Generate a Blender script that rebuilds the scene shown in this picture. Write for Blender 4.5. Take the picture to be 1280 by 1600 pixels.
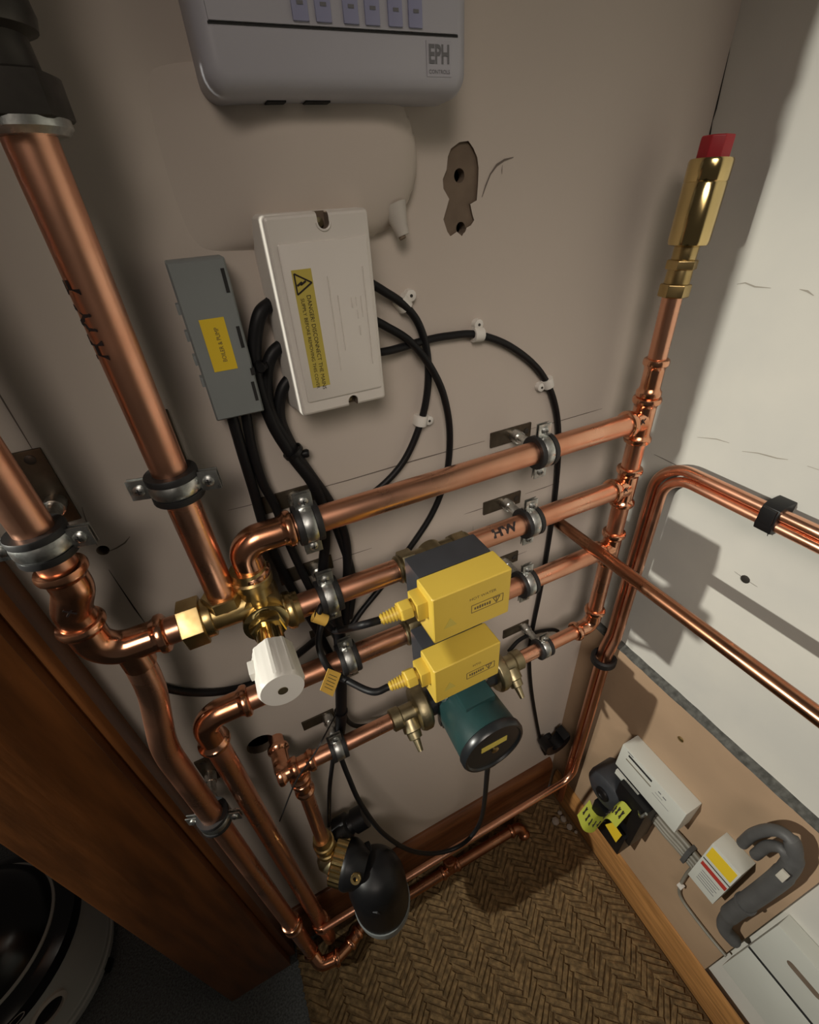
import bpy, bmesh, math, random
from mathutils import Vector, Matrix
random.seed(7)
for o in list(bpy.data.objects): bpy.data.objects.remove(o, do_unlink=True)
scene = bpy.context.scene
COL = scene.collection
# ------------------------------------------------------------------ camera
cam_data = bpy.data.cameras.new('camera')
cam = bpy.data.objects.new('camera', cam_data); COL.objects.link(cam)
cam_data.sensor_fit = 'VERTICAL'; cam_data.sensor_height = 36.0; cam_data.sensor_width = 28.8
cam_data.lens = 15.705; cam_data.clip_start = 0.01
CR = ((0.90010889, -0.43102508, -0.0634143), (-0.29306292, -0.49133333, -0.82018637), (0.32236334, 0.75684142, -0.56857097))
cam.matrix_world = Matrix(((CR[0][0], -CR[1][0], -CR[2][0], 0.0), (CR[0][1], -CR[1][1], -CR[2][1], -0.44),
                           (CR[0][2], -CR[1][2], -CR[2][2], 1.4652), (0, 0, 0, 1)))
scene.camera = cam
# ------------------------------------------------------------------ world, lights, exposure
world = bpy.data.worlds.new('world'); scene.world = world; world.use_nodes = True
wb = world.node_tree.nodes['Background']; wb.inputs[0].default_value = (1.0, 0.86, 0.72, 1); wb.inputs[1].default_value = 0.032
def spot(name, loc, target, energy, col, size, angle, blend):
    l = bpy.data.lights.new(name, 'SPOT'); l.energy = energy; l.color = col; l.shadow_soft_size = size
    l.spot_size = math.radians(angle); l.spot_blend = blend
    o = bpy.data.objects.new(name, l); COL.objects.link(o); o.location = loc
    o.rotation_euler = (Vector(target) - Vector(loc)).to_track_quat('-Z', 'Y').to_euler(); return o
spot('hall_work_lamp', (-1.35, -0.086, 1.60), (0.585, -0.26, 0.78), 94, (1.0, 0.97, 0.86), 0.016, 70, 0.9)
spot('added_fill_spot', (-0.22, -1.15, 2.0), (0.44, 0, 0.83), 70, (1.0, 0.88, 0.77), 0.42, 44, 1.0)  # soft fill added to brighten the back wall, not a lamp of the place
def area(name, loc, target, energy, col, size):
    l = bpy.data.lights.new(name, 'AREA'); l.energy = energy; l.color = col; l.shape = 'DISK'; l.size = size
    o = bpy.data.objects.new(name, l); COL.objects.link(o); o.location = loc
    o.rotation_euler = (Vector(target) - Vector(loc)).to_track_quat('-Z', 'Y').to_euler(); return o
area('added_fill_area', (-0.35, -1.75, 2.2), (0.2, 0, 0.9), 0.65, (1.0, 0.84, 0.66), 0.5)  # weak area fill added behind the camera, stands for no known fitting
scene.cycles.caustics_reflective = False; scene.cycles.caustics_refractive = False
vs = scene.view_settings
vs.view_transform = 'Standard'; vs.look = 'None'; vs.exposure = 0.15; vs.gamma = 1.0; vs.use_curve_mapping = False

# ------------------------------------------------------------------ materials
MATS = {}
def mat(name, col, rough=0.5, metal=0.0, var=0.0, vscale=30.0, bump=0.0, bscale=200.0, col2=None, coat=0.0, rvar=0.0, stretch=None, spec=0.5, detail=4.0):
    m = bpy.data.materials.new(name); m.use_nodes = True
    nt = m.node_tree; N = nt.nodes; L = nt.links
    b = N['Principled BSDF']
    b.inputs['Base Color'].default_value = (*col, 1); b.inputs['Roughness'].default_value = rough; b.inputs['Metallic'].default_value = metal
    b.inputs['Specular IOR Level'].default_value = spec
    if coat: b.inputs['Coat Weight'].default_value = coat; b.inputs['Coat Roughness'].default_value = 0.15
    tc = N.new('ShaderNodeTexCoord'); src = tc.outputs['Object']
    if stretch:
        mp = N.new('ShaderNodeMapping'); mp.inputs['Scale'].default_value = stretch; L.new(src, mp.inputs[0]); src = mp.outputs[0]
    if var or rvar:
        n = N.new('ShaderNodeTexNoise'); n.inputs['Scale'].default_value = vscale; n.inputs['Detail'].default_value = detail; L.new(src, n.inputs['Vector'])
        r = N.new('ShaderNodeMapRange'); r.inputs[1].default_value = 0.32; r.inputs[2].default_value = 0.68; L.new(n.outputs[0], r.inputs[0])
        if var:
            c2 = col2 if col2 else tuple(c * (1 - var) for c in col)
            mx = N.new('ShaderNodeMix'); mx.data_type = 'RGBA'
            mx.inputs[6].default_value = (*col, 1); mx.inputs[7].default_value = (*c2, 1)
            L.new(r.outputs[0], mx.inputs[0]); L.new(mx.outputs[2], b.inputs['Base Color'])
        if rvar:
            r2 = N.new('ShaderNodeMapRange'); r2.inputs[3].default_value = max(0.02, rough - rvar); r2.inputs[4].default_value = rough + rvar
            L.new(r.outputs[0], r2.inputs[0]); L.new(r2.outputs[0], b.inputs['Roughness'])
    if bump:
        n2 = N.new('ShaderNodeTexNoise'); n2.inputs['Scale'].default_value = bscale; n2.inputs['Detail'].default_value = 5.0; L.new(src, n2.inputs['Vector'])
        bp = N.new('ShaderNodeBump'); bp.inputs['Strength'].default_value = bump; bp.inputs['Distance'].default_value = 0.002
        L.new(n2.outputs[0], bp.inputs['Height']); L.new(bp.outputs[0], b.inputs['Normal'])
    MATS[name] = m; return m
mat('back_plaster', (0.56, 0.49, 0.43), 0.85, var=0.04, vscale=5, bump=0.10, bscale=60)
mat('right_plaster', (0.66, 0.64, 0.58), 0.85, var=0.10, vscale=7, col2=(0.58, 0.57, 0.53), bump=0.15, bscale=45)
mat('bare_plaster', (0.19, 0.14, 0.10), 0.95, var=0.2, vscale=60, bump=0.3, bscale=150)
mat('hairline', (0.36, 0.33, 0.28), 0.9)
mat('dark_gap', (0.02, 0.018, 0.015), 0.95, bump=0.1)
mat('pencil', (0.16, 0.13, 0.11), 0.9)
mat('mortar', (0.05, 0.05, 0.045), 0.95, var=0.7, vscale=110, col2=(0.12, 0.12, 0.11), bump=0.8, bscale=120)
mat('board_tan', (0.44, 0.30, 0.19), 0.75, var=0.18, vscale=6, bump=0.1, bscale=80)
mat('pine', (0.56, 0.27, 0.09), 0.45, var=0.45, vscale=14, stretch=(8, 0.7, 8), bump=0.1, bscale=40, coat=0.2)
mat('dark_wood', (0.22, 0.075, 0.018), 0.45, var=0.5, vscale=10, stretch=(6, 6, 0.6), bump=0.08, bscale=30, coat=0.3)
mat('skirt_wood', (0.22, 0.08, 0.03), 0.4, var=0.5, vscale=10, stretch=(0.6, 6, 6), bump=0.08, bscale=30, coat=0.2)
mat('carpet', (0.19, 0.20, 0.205), 1.0, var=0.6, vscale=260, bump=1.0, bscale=420)
mat('coir', (0.30, 0.19, 0.085), 1.0, var=0.6, vscale=90, bump=1.0, bscale=500)
mat('coir_base', (0.16, 0.095, 0.04), 1.0, var=0.4, vscale=200, bump=1.0, bscale=500)
mat('copper', (0.90, 0.50, 0.34), 0.32, 1.0, var=0.3, vscale=14, col2=(0.78, 0.38, 0.24), rvar=0.09, stretch=(1, 1, 1), bump=0.02, bscale=90)
mat('copper_fit', (0.90, 0.49, 0.32), 0.2, 1.0, var=0.3, vscale=40, col2=(0.68, 0.30, 0.16), rvar=0.07)
mat('copper_dull', (0.52, 0.26, 0.15), 0.30, 1.0, var=0.4, vscale=18, col2=(0.36, 0.16, 0.09), rvar=0.1)
mat('brass', (0.58, 0.44, 0.21), 0.34, 1.0, var=0.3, vscale=50, col2=(0.46, 0.33, 0.14), rvar=0.08)
mat('brass_bright', (0.78, 0.60, 0.28), 0.15, 1.0, var=0.15, vscale=30, rvar=0.04)
mat('brass_dull', (0.42, 0.36, 0.22), 0.42, 1.0, var=0.3, vscale=60, rvar=0.1, bump=0.1, bscale=300)
mat('zinc', (0.74, 0.76, 0.74), 0.36, 1.0, var=0.55, vscale=90, rvar=0.12, bump=0.05, bscale=300)
mat('plate_steel', (0.11, 0.09, 0.065), 0.45, 0.7, var=0.4, vscale=60, rvar=0.1)
mat('dark_metal', (0.075, 0.068, 0.06), 0.45, 0.6, var=0.4, vscale=50, rvar=0.1)
mat('rubber', (0.015, 0.015, 0.016), 0.55, bump=0.05)
mat('cable', (0.006, 0.006, 0.007), 0.5, spec=0.3)
mat('black_plastic', (0.007, 0.007, 0.008), 0.42, var=0.2, vscale=40, spec=0.35)
mat('charcoal', (0.035, 0.038, 0.045), 0.5, var=0.2, vscale=40)
mat('white_plastic', (0.70, 0.66, 0.61), 0.38, var=0.05, vscale=10, bump=0.02, bscale=400)
mat('cream_plastic', (0.55, 0.51, 0.46), 0.5, var=0.06, vscale=10)
mat('prog_plastic', (0.46, 0.455, 0.50), 0.35, var=0.05, vscale=8)
mat('prog_blue', (0.30, 0.31, 0.46), 0.35)
mat('knob_white', (0.72, 0.70, 0.65), 0.4)
mat('grey_plastic', (0.23, 0.25, 0.25), 0.5, var=0.1, vscale=14)
mat('slot_dark', (0.015, 0.015, 0.015), 0.8)
mat('yellow_plastic', (0.64, 0.455, 0.065), 0.42, var=0.06, vscale=12, bump=0.04, bscale=600)
mat('yellow_label', (0.78, 0.55, 0.03), 0.5)
mat('yellow_dull', (0.52, 0.42, 0.08), 0.5)
mat('tag_orange', (0.80, 0.50, 0.10), 0.5)
mat('tag_lime', (0.40, 0.43, 0.05), 0.5)
mat('ink', (0.02, 0.012, 0.012), 0.7)
mat('ink_soft', (0.12, 0.09, 0.05), 0.7)
mat('ink_grey', (0.16, 0.16, 0.17), 0.6)
mat('red_label', (0.42, 0.04, 0.03), 0.5)
mat('red_cap', (0.45, 0.02, 0.03), 0.4)
mat('pump_green', (0.016, 0.050, 0.050), 0.38, var=0.25, vscale=30, bump=0.05, bscale=200)
mat('pump_black', (0.012, 0.014, 0.016), 0.3)
mat('box_white', (0.60, 0.61, 0.56), 0.5, var=0.06, vscale=10)
mat('conduit_grey', (0.10, 0.10, 0.10), 0.55, var=0.2, vscale=30)
mat('cable_grey', (0.24, 0.22, 0.18), 0.5, var=0.2, vscale=30)
mat('cable_white', (0.55, 0.52, 0.45), 0.5)
mat('clip_white', (0.72, 0.69, 0.64), 0.45)
mat('vac_grey', (0.42, 0.43, 0.41), 0.4)
mat('vac_black', (0.008, 0.008, 0.010), 0.22)
mat('crumb', (0.30, 0.26, 0.22), 0.95, bump=0.3)
mat('solder', (0.75, 0.62, 0.5), 0.25, 1.0)

# ------------------------------------------------------------------ mesh builder
def V(*a): return Vector(a[0]) if len(a) == 1 else Vector(a)
def frame(axis, hint=None):
    a = V(axis).normalized()
    h = V(hint) if hint is not None else (V(0, 0, 1) if abs(a.z) < 0.9 else V(1, 0, 0))
    u = (h - a * h.dot(a)).normalized(); w = a.cross(u)
    return a, u, w
ORG = {}
class MB:
    def __init__(s): s.v = []; s.f = []
    def add(s, vs_, fs):
        o = len(s.v); s.v += [V(q) for q in vs_]; s.f += [tuple(i + o for i in f) for f in fs]; return s
    def tube(s, pts, r, n=16, cap=True):
        P_ = [V(p) for p in pts]; k = len(P_)
        R_ = r if isinstance(r, (list, tuple)) else [r] * k
        T = []
        for i in range(k):
            a = P_[max(0, i - 1)]; b = P_[min(k - 1, i + 1)]; T.append((b - a).normalized())
        _, u, w = frame(T[0]); vs_ = []
        for i in range(k):
            t = T[i]; u = (u - t * u.dot(t)).normalized(); w = t.cross(u)
            for j in range(n):
                an = 2 * math.pi * j / n; vs_.append(P_[i] + (u * math.cos(an) + w * math.sin(an)) * R_[i])
        fs = [(i * n + j, i * n + (j + 1) % n, (i + 1) * n + (j + 1) % n, (i + 1) * n + j) for i in range(k - 1) for j in range(n)]
        if cap: fs += [tuple(range(n - 1, -1, -1)), tuple((k - 1) * n + j for j in range(n))]
        return s.add(vs_, fs)
    def lathe(s, org, axis, prof, n=24, hint=None, ph=0.0, closed=False):
        a, u, w = frame(axis, hint); org = V(org); vs_ = []; k = len(prof)
        for t, r in prof:
            for j in range(n):
                an = 2 * math.pi * j / n + ph; vs_.append(org + a * t + (u * math.cos(an) + w * math.sin(an)) * max(r, 1e-5))
        rng = range(k) if closed else range(k - 1)
        fs = [(i * n + j, i * n + (j + 1) % n, ((i + 1) % k) * n + (j + 1) % n, ((i + 1) % k) * n + j) for i in rng for j in range(n)]
        if not closed:
            if prof[0][1] > 1e-4: fs.append(tuple(range(n - 1, -1, -1)))
            if prof[-1][1] > 1e-4: fs.append(tuple((k - 1) * n + j for j in range(n)))
        return s.add(vs_, fs)
    def hexa(s, org, axis, t0, t1, r, hint=None, ph=0.0): return s.lathe(org, axis, [(t0, r * 0.92), (t0 + 0.001, r), (t1 - 0.001, r), (t1, r * 0.92)], 6, hint, ph)
    def box(s, c, size, ax=None):
        X, Y, Z = ax if ax else (V(1, 0, 0), V(0, 1, 0), V(0, 0, 1)); c = V(c); h = [q / 2 for q in size]
        vs_ = [c + X * (h[0] * i) + Y * (h[1] * j) + Z * (h[2] * k) for i in (-1, 1) for j in (-1, 1) for k in (-1, 1)]
        return s.add(vs_, [(0, 1, 3, 2), (4, 6, 7, 5), (0, 4, 5, 1), (2, 3, 7, 6), (0, 2, 6, 4), (1, 5, 7, 3)])
    def bx(s, x0, x1, y0, y1, z0, z1): return s.box(((x0 + x1) / 2, (y0 + y1) / 2, (z0 + z1) / 2), (abs(x1 - x0), abs(y1 - y0), abs(z1 - z0)))
    def prism(s, poly, org, U, W, th):
        org = V(org); U = V(U).normalized(); W = V(W).normalized(); Nn = U.cross(W); n = len(poly)
        vs_ = [org + U * a + W * b for a, b in poly] + [org + U * a + W * b + Nn * th for a, b in poly]
        fs = [tuple(range(n - 1, -1, -1)), tuple(range(n, 2 * n))] + [(i, (i + 1) % n, n + (i + 1) % n, n + i) for i in range(n)]
        return s.add(vs_, fs)
    def build(s, name, m, parent=None, bevel=0.0, seg=2, smooth=35, loc=None, flip=True):
        me = bpy.data.meshes.new(name)
        org = V(loc) if loc is not None else (ORG[parent.name] if parent else V(0, 0, 0))
        me.from_pydata([tuple(q - org) for q in s.v], [], s.f)
        bm = bmesh.new(); bm.from_mesh(me)
        bmesh.ops.recalc_face_normals(bm, faces=bm.faces)
        if bevel:
            es = [e for e in bm.edges if len(e.link_faces) == 2 and e.calc_face_angle(0) > math.radians(30)]
            bmesh.ops.bevel(bm, geom=es, offset=bevel, segments=seg, profile=0.7, affect='EDGES', clamp_overlap=True)
        for f in bm.faces: f.smooth = True
        bm.to_mesh(me); bm.free()
        me.set_sharp_from_angle(angle=math.radians(smooth))
        me.materials.append(MATS[m])
        o = bpy.data.objects.new(name, me); COL.objects.link(o)
        if parent: o.parent = parent
        else: o.location = org
        ORG[o.name] = org
        return o
def thing(name, loc, label, cat, group=None):
    o = bpy.data.objects.new(name, None); COL.objects.link(o); o.empty_display_size = 0.02
    o.location = loc; ORG[o.name] = V(loc); o['label'] = label; o['category'] = cat
    if group: o['group'] = group
    return o
def tag(o, label, cat, group=None):
    o['label'] = label; o['category'] = cat
    if group: o['group'] = group
    return o
def struct(o): o['kind'] = 'structure'; return o
def crom(pts, n=8):
    P_ = [V(p) for p in pts]; P_ = [P_[0] * 2 - P_[1]] + P_ + [P_[-1] * 2 - P_[-2]]; out = []
    for i in range(1, len(P_) - 2):
        a, b, c, d = P_[i - 1:i + 3]
        for k in range(n):
            t = k / n; out.append(0.5 * ((2 * b) + (c - a) * t + (2 * a - 5 * b + 4 * c - d) * t * t + (3 * b - a - 3 * c + d) * t ** 3))
    out.append(P_[-2]); return out
def fillet(pts, R, n=8):
    P_ = [V(p) for p in pts]; out = [P_[0]]
    for i in range(1, len(P_) - 1):
        a = (P_[i - 1] - P_[i]); b = (P_[i + 1] - P_[i]); la, lb = a.length, b.length; a.normalize(); b.normalize()
        ang = a.angle(b); d = min(R / math.tan(ang / 2), la * 0.49, lb * 0.49); r = d * math.tan(ang / 2)
        c = P_[i] + (a + b).normalized() * (r / math.sin(ang / 2)); p0 = P_[i] + a * d; p1 = P_[i] + b * d
        u = (p0 - c).normalized(); tot = math.pi - ang; w = ((p1 - c) - u * (p1 - c).dot(u)).normalized()
        for k in range(n + 1): t = tot * k / n; out.append(c + (u * math.cos(t) + w * math.sin(t)) * r)
    out.append(P_[-1]); return out
def bead(mb, p, axis, r, w=0.0075):
    mb.lathe(p, axis, [(-w, r * 0.99), (-w * 0.55, r * 1.08), (-w * 0.25, r * 1.24), (w * 0.25, r * 1.27), (w * 0.6, r * 1.2), (w * 0.8, r * 1.02), (w * 0.8, r * 0.9)], 24); return mb
def text_geo(txt, size, bold=0.0):
    cu = bpy.data.curves.new('lettering', 'FONT'); cu.body = txt; cu.size = size; cu.align_x = 'CENTER'; cu.align_y = 'CENTER'; cu.resolution_u = 3; cu.offset = bold
    o = bpy.data.objects.new('lettering', cu); COL.objects.link(o); bpy.context.view_layer.update()
    me = bpy.data.meshes.new_from_object(o.evaluated_get(bpy.context.evaluated_depsgraph_get()))
    vs_ = [v.co.copy() for v in me.vertices]; fs = [tuple(p.vertices) for p in me.polygons]
    bpy.data.objects.remove(o, do_unlink=True); bpy.data.curves.remove(cu); bpy.data.meshes.remove(me)
    return vs_, fs
def text_flat(mb, txt, size, org, U, W, sx=1.0, bold=0.0):
    vs_, fs = text_geo(txt, size, bold); org = V(org); U = V(U).normalized(); W = V(W).normalized()
    return mb.add([org + U * (q.x * sx) + W * q.y for q in vs_], fs)
def text_wrap(mb, txt, size, c, axis, face, r, sx=1.0, up=1, bold=0.0):
    # lettering running along a pipe axis, wrapped round the pipe towards `face`
    vs_, fs = text_geo(txt, size, bold); a = V(axis).normalized(); f = V(face); f = (f - a * f.dot(a)).normalized(); w = f.cross(a) * up; c = V(c)
    return mb.add([c + a * (q.x * sx) + (f * math.cos(q.y / r) + w * math.sin(q.y / r)) * r for q in vs_], fs)
# ------------------------------------------------------------------ structure
YP = -0.058                       # pipe axis distance in front of the back wall
XR = 0.585                        # right wall plane
def apply_bool(o, cutter_mb):
    c = cutter_mb.build('cutter', 'bare_plaster')
    md = o.modifiers.new('cut', 'BOOLEAN'); md.operation = 'DIFFERENCE'; md.solver = 'EXACT'; md.object = c
    md.material_mode = 'TRANSFER'
    bpy.context.view_layer.update()
    me = bpy.data.meshes.new_from_object(o.evaluated_get(bpy.context.evaluated_depsgraph_get()))
    for pl_ in me.polygons: pl_.use_smooth = True
    me.set_sharp_from_angle(angle=math.radians(22))
    o.modifiers.clear(); old = o.data; o.data = me; me.name = old.name; bpy.data.meshes.remove(old)
    bpy.data.objects.remove(c, do_unlink=True)
wall_back = struct(MB().bx(-0.225, XR, 0, 0.0125, 0, 2.3).build('wall_back', 'back_plaster'))
struct(MB().bx(-0.225, 0.66, 0.10, 0.13, 0, 2.3).bx(XR, 0.66, 0, 0.10, 0, 2.3).bx(-0.225, 0.66, 0.0, 0.13, 2.3, 2.33).build('wall_rear', 'dark_gap'))
# chipped patch (shallow, bare plaster) with two plug holes, pipe hole, small hole by the left crack
PATCH = [(0.2540, 0.0000, 1.5018), (0.2625, 0.0000, 1.5060), (0.2718, 0.0000, 1.5067), (0.2772, 0.0000, 1.5013), (0.2814, 0.0000, 1.4948), (0.2830, 0.0000, 1.4873), (0.2827, 0.0000, 1.4740), (0.2816, 0.0000, 1.4627), (0.2745, -0.0000, 1.4601), (0.2768, 0.0000, 1.4524), (0.2791, 0.0000, 1.4470), (0.2755, 0.0000, 1.4431), (0.2705, -0.0000, 1.4414), (0.2654, -0.0000, 1.4349), (0.2597, 0.0000, 1.4390), (0.2525, 0.0000, 1.4359), (0.2491, 0.0000, 1.4399), (0.2451, 0.0000, 1.4499), (0.2480, 0.0000, 1.4567), (0.2516, -0.0000, 1.4654), (0.2457, 0.0000, 1.4734), (0.2452, 0.0000, 1.4804), (0.2493, 0.0000, 1.4872), (0.2507, 0.0000, 1.4962)]
apply_bool(wall_back, MB().prism([(p[0], p[2]) for p in PATCH][::-1], (0, 0.0025, 0), (1, 0, 0), (0, 0, 1), 0.02))
for c, r in (((0.2639, -0.0000, 1.4824), 0.0055), ((0.2654, 0.0000, 1.4417), 0.005), ((-0.0882, 0.0000, 0.8003), 0.021), ((-0.1396, 0.0000, 1.2059), 0.0055)):
    apply_bool(wall_back, MB().lathe((c[0], 0.12, c[2]), (0, -1, 0), [(0.09, r), (0.15, r)], 18))
wall_right = struct(MB().bx(XR, XR + 0.07, -1.9, 0, 0, 2.3).build('wall_right', 'right_plaster'))
wall_panel = struct(MB().bx(XR - 0.013, XR, -0.469, 0, 0, 0.722).build('trim_1', 'board_tan', bevel=0.001))
floor = struct(MB().bx(-2.2, XR + 0.07, -2.0, 1.6, -0.05, 0).build('floor', 'carpet'))
# rough mortar ledge along the top of the tan board
mb = MB(); k = 60; vs_ = []
for i in range(k + 1):
    y = -0.003 - 1.2 * i / k; j = lambda a: random.uniform(-a, a)
    vs_ += [(XR, y, 0.731 + j(0.0012)), (XR - 0.004, y, 0.729 + j(0.0016)), (XR - 0.0125 + j(0.0012), y, 0.7245 + j(0.001)), (XR - 0.0130 + j(0.001), y, 0.7215), (XR, y, 0.7215)]
fs = [(i * 5 + a, i * 5 + (a + 1) % 5, (i + 1) * 5 + (a + 1) % 5, (i + 1) * 5 + a) for i in range(k) for a in range(5)] + [(0, 1, 2, 3, 4), tuple(k * 5 + a for a in (4, 3, 2, 1, 0))]
struct(mb.add(vs_, fs).build('trim_2', 'mortar', smooth=20))
struct(MB().prism([(0, 0), (0.018, 0), (0.018, 0.150), (0.013, 0.165), (0.006, 0.172), (0, 0.172)], (-0.2, 0, 0), (0, -1, 0), (0, 0, 1), -0.754).build('baseboard_back', 'skirt_wood', bevel=0.001))
struct(MB().prism([(0, 0), (0.008, 0), (0.008, 0.094), (0.0062, 0.104), (0.0062, 0.112), (0.002, 0.122), (0, 0.122)], (XR - 0.013, -0.02, 0), (-1, 0, 0), (0, 0, 1), -1.2).build('baseboard_right', 'pine', bevel=0.001))
# pencil lines and cracks in the plaster
def wall_line(name, pts, w, m, parent, out=V(0, -1, 0), th=0.0004):
    P_ = [V(p) for p in pts]; vs_ = []; fs = []
    for i, p in enumerate(P_):
        t = (P_[min(i + 1, len(P_) - 1)] - P_[max(i - 1, 0)]).normalized(); sd = t.cross(out).normalized()
        ww = w * (0.35 if i in (0, len(P_) - 1) else random.uniform(0.7, 1.3)); vs_ += [p + sd * ww / 2 + out * th, p - sd * ww / 2 + out * th]
    fs = [(2 * i, 2 * i + 1, 2 * i + 3, 2 * i + 2) for i in range(len(P_) - 1)]
    mb = MB().add(vs_, fs); return mb.build(name, m, parent, smooth=180)
for z, xs in ((1.2065, (0.05, 0.115, 0.20, 0.30)), (1.2045, (0.37, 0.42, 0.47, 0.50)), (1.0985, (0.06, 0.10, 0.13)), (1.1015, (0.27, 0.29, 0.31)), (1.1005, (0.375, 0.41, 0.44)), (1.2105, (-0.02, 0.0, 0.02)), (0.9845, (0.35, 0.37, 0.39))):
    wall_line('pencil_line', [(x, 0, z + random.uniform(-0.0006, 0.0006)) for x in xs], 0.0013, 'pencil', wall_back)
wall_line('pencil_line', [(0.285, 0, 1.075), (0.2855, 0, 1.05), (0.2848, 0, 1.03)], 0.0009, 'pencil', wall_back)
wall_line('crack', [(-0.1465, 0, z) for z in (1.42, 1.36, 1.30)] , 0.001, 'pencil', wall_back)
wall_line('crack', [(-0.1365, 0.0000, 1.2561), (-0.1411, 0.0000, 1.2300), (-0.1416, -0.0000, 1.2131)], 0.0011, 'pencil', wall_back)
wall_line('crack', [(-0.1438, 0.0000, 1.1827), (-0.1428, 0.0000, 1.1556), (-0.1416, 0.0000, 1.1265), (-0.1399, -0.0000, 1.1002)], 0.0012, 'dark_gap', wall_back)
wall_line('crack', [(-0.1368, 0.0000, 1.2031), (-0.1283, 0.0000, 1.2044), (-0.1198, 0.0000, 1.2074), (-0.1131, 0.0000, 1.2128)], 0.0014, 'pencil', wall_back)
wall_line('crack', [(0.2873, 0.0000, 1.4649), (0.2912, 0.0000, 1.4736), (0.2959, 0.0000, 1.4821), (0.3027, 0.0000, 1.4885), (0.3111, 0.0000, 1.4921), (0.3211, 0.0000, 1.4937)], 0.0018, 'pencil', wall_back)
wall_line('crack', [(0.3091, 0.0000, 1.4883), (0.3087, 0.0000, 1.4845), (0.3089, 0.0000, 1.4816)], 0.001, 'pencil', wall_back)
wall_line('crack', [(0.5850, 0.0054, 1.6094), (0.5850, 0.0025, 1.5865), (0.5850, 0.0006, 1.5699), (0.5850, 0.0002, 1.5529), (0.5850, -0.0008, 1.5378), (0.5850, -0.0007, 1.5275), (0.5850, 0.0001, 1.5170), (0.5850, -0.0017, 1.5004), (0.5850, -0.0036, 1.4833)], 0.0022, 'dark_gap', wall_right, V(-1, 0, 0))
wall_line('pencil_line', [(0.5850, -0.0402, 1.1243), (0.5850, -0.0814, 1.1236), (0.5850, -0.1336, 1.1221)], 0.0012, 'pencil', wall_right, V(-1, 0, 0))
for pts in ([(0.5850, -0.0828, 1.3635), (0.5850, -0.0916, 1.3657), (0.5850, -0.1034, 1.3629), (0.5850, -0.1205, 1.3633)], [(0.5850, -0.1486, 1.3650), (0.5850, -0.1563, 1.3640), (0.5850, -0.1636, 1.3606)], [(0.5850, -0.0950, 1.1751), (0.5850, -0.1203, 1.1824), (0.5850, -0.1372, 1.1838)], [(0.5850, -0.1553, 1.1796), (0.5850, -0.1733, 1.1848), (0.5850, -0.1841, 1.1861), (0.5850, -0.1947, 1.1873), (0.5850, -0.2055, 1.1905)], [(0.5850, -0.2255, 1.1914), (0.5850, -0.2369, 1.1919)]):
    wall_line('crack', pts, 0.0016, 'hairline', wall_right, V(-1, 0, 0))
MB().lathe((0.5850, -0.2203, 1.0123), (-1, 0, 0), [(0, 0.006), (0.001, 0.006), (0.0015, 0.004), (0.0015, 0)], 12).build('plug_hole', 'dark_metal', wall_right)
wall_line('crack', [(0.5850, -0.2046, 1.0139), (0.5850, -0.2203, 1.0123), (0.5850, -0.2368, 1.0118)], 0.001, 'pencil', wall_right, V(-1, 0, 0))
sc = MB().lathe((0.5720, -0.2453, 0.6516), (-1, 0, 0), [(0, 0.0055), (0.0012, 0.0055), (0.0025, 0.003), (0.0025, 0)], 14).build('screw_head', 'brass', wall_panel)
MB().lathe((0.5720, -0.4324, 0.6642), (-1, 0, 0), [(0, 0.007), (0.0008, 0.007), (0.0008, 0)], 12).build('plug_hole', 'dark_metal', wall_panel)
# the wooden post left of the back wall
post = thing('trim_3', (-0.289, 0, 0), 'dark stained wooden door post beside the back wall', 'post'); del post['label']; del post['category']; post['kind'] = 'structure'
MB().bx(-0.362, -0.226, -0.045, 0.13, 0.0, 2.3).build('post_board', 'dark_wood', post, bevel=0.003)
MB().bx(-0.226, -0.211, -0.030, 0, 0.0, 2.3).build('post_strip', 'dark_wood', post, bevel=0.002)

# ------------------------------------------------------------------ floor mat with a raised herringbone weave
matt = thing('door_mat', (0.15, -0.4, 0), 'brown coir doormat with raised herringbone weave under the pipework', 'mat')
MB().bx(-0.208, 0.562, -0.85, -0.028, 0, 0.006).build('mat_base', 'coir_base', matt, bevel=0.002)
mb = MB(); cw = 0.040; pit = 0.0150; rng = random.Random(3)
d45 = math.radians(38)
ncol = int(0.762 / cw)
for c in range(ncol):
    cx = -0.206 + cw * (c + 0.5); sg = 1 if c % 2 else -1
    ny = int(0.82 / pit)
    for i in range(-2, ny + 2):
        cy = -0.847 + pit * i + (pit / 2 if c % 2 else 0)
        if cy > -0.036 or cy < -0.84: continue
        a = sg * d45 + rng.uniform(-0.13, 0.13); ux, uy = math.cos(a), math.sin(a); L = cw / math.cos(d45) * 0.52 * rng.uniform(0.9, 1.05); wd = 0.0056 * rng.uniform(0.8, 1.15); h = 0.0062 + rng.uniform(0.002, 0.0042)
        q = []
        for (s_, t_) in ((-1, -1), (1, -1), (1, 1), (-1, 1)):
            q.append((cx + ux * L * s_ - uy * wd * t_, cy + uy * L * s_ + ux * wd * t_, 0.0055))
        for (s_, t_) in ((-0.9, -0.55), (0.9, -0.55), (0.9, 0.55), (-0.9, 0.55)):
            q.append((cx + ux * L * s_ - uy * wd * t_, cy + uy * L * s_ + ux * wd * t_, h))
        mb.add(q, [(4, 5, 6, 7), (0, 1, 5, 4), (1, 2, 6, 5), (2, 3, 7, 6), (3, 0, 4, 7)])
wv = mb.build('herringbone_weave', 'coir', matt, smooth=50); wv['kind'] = 'stuff'

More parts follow.
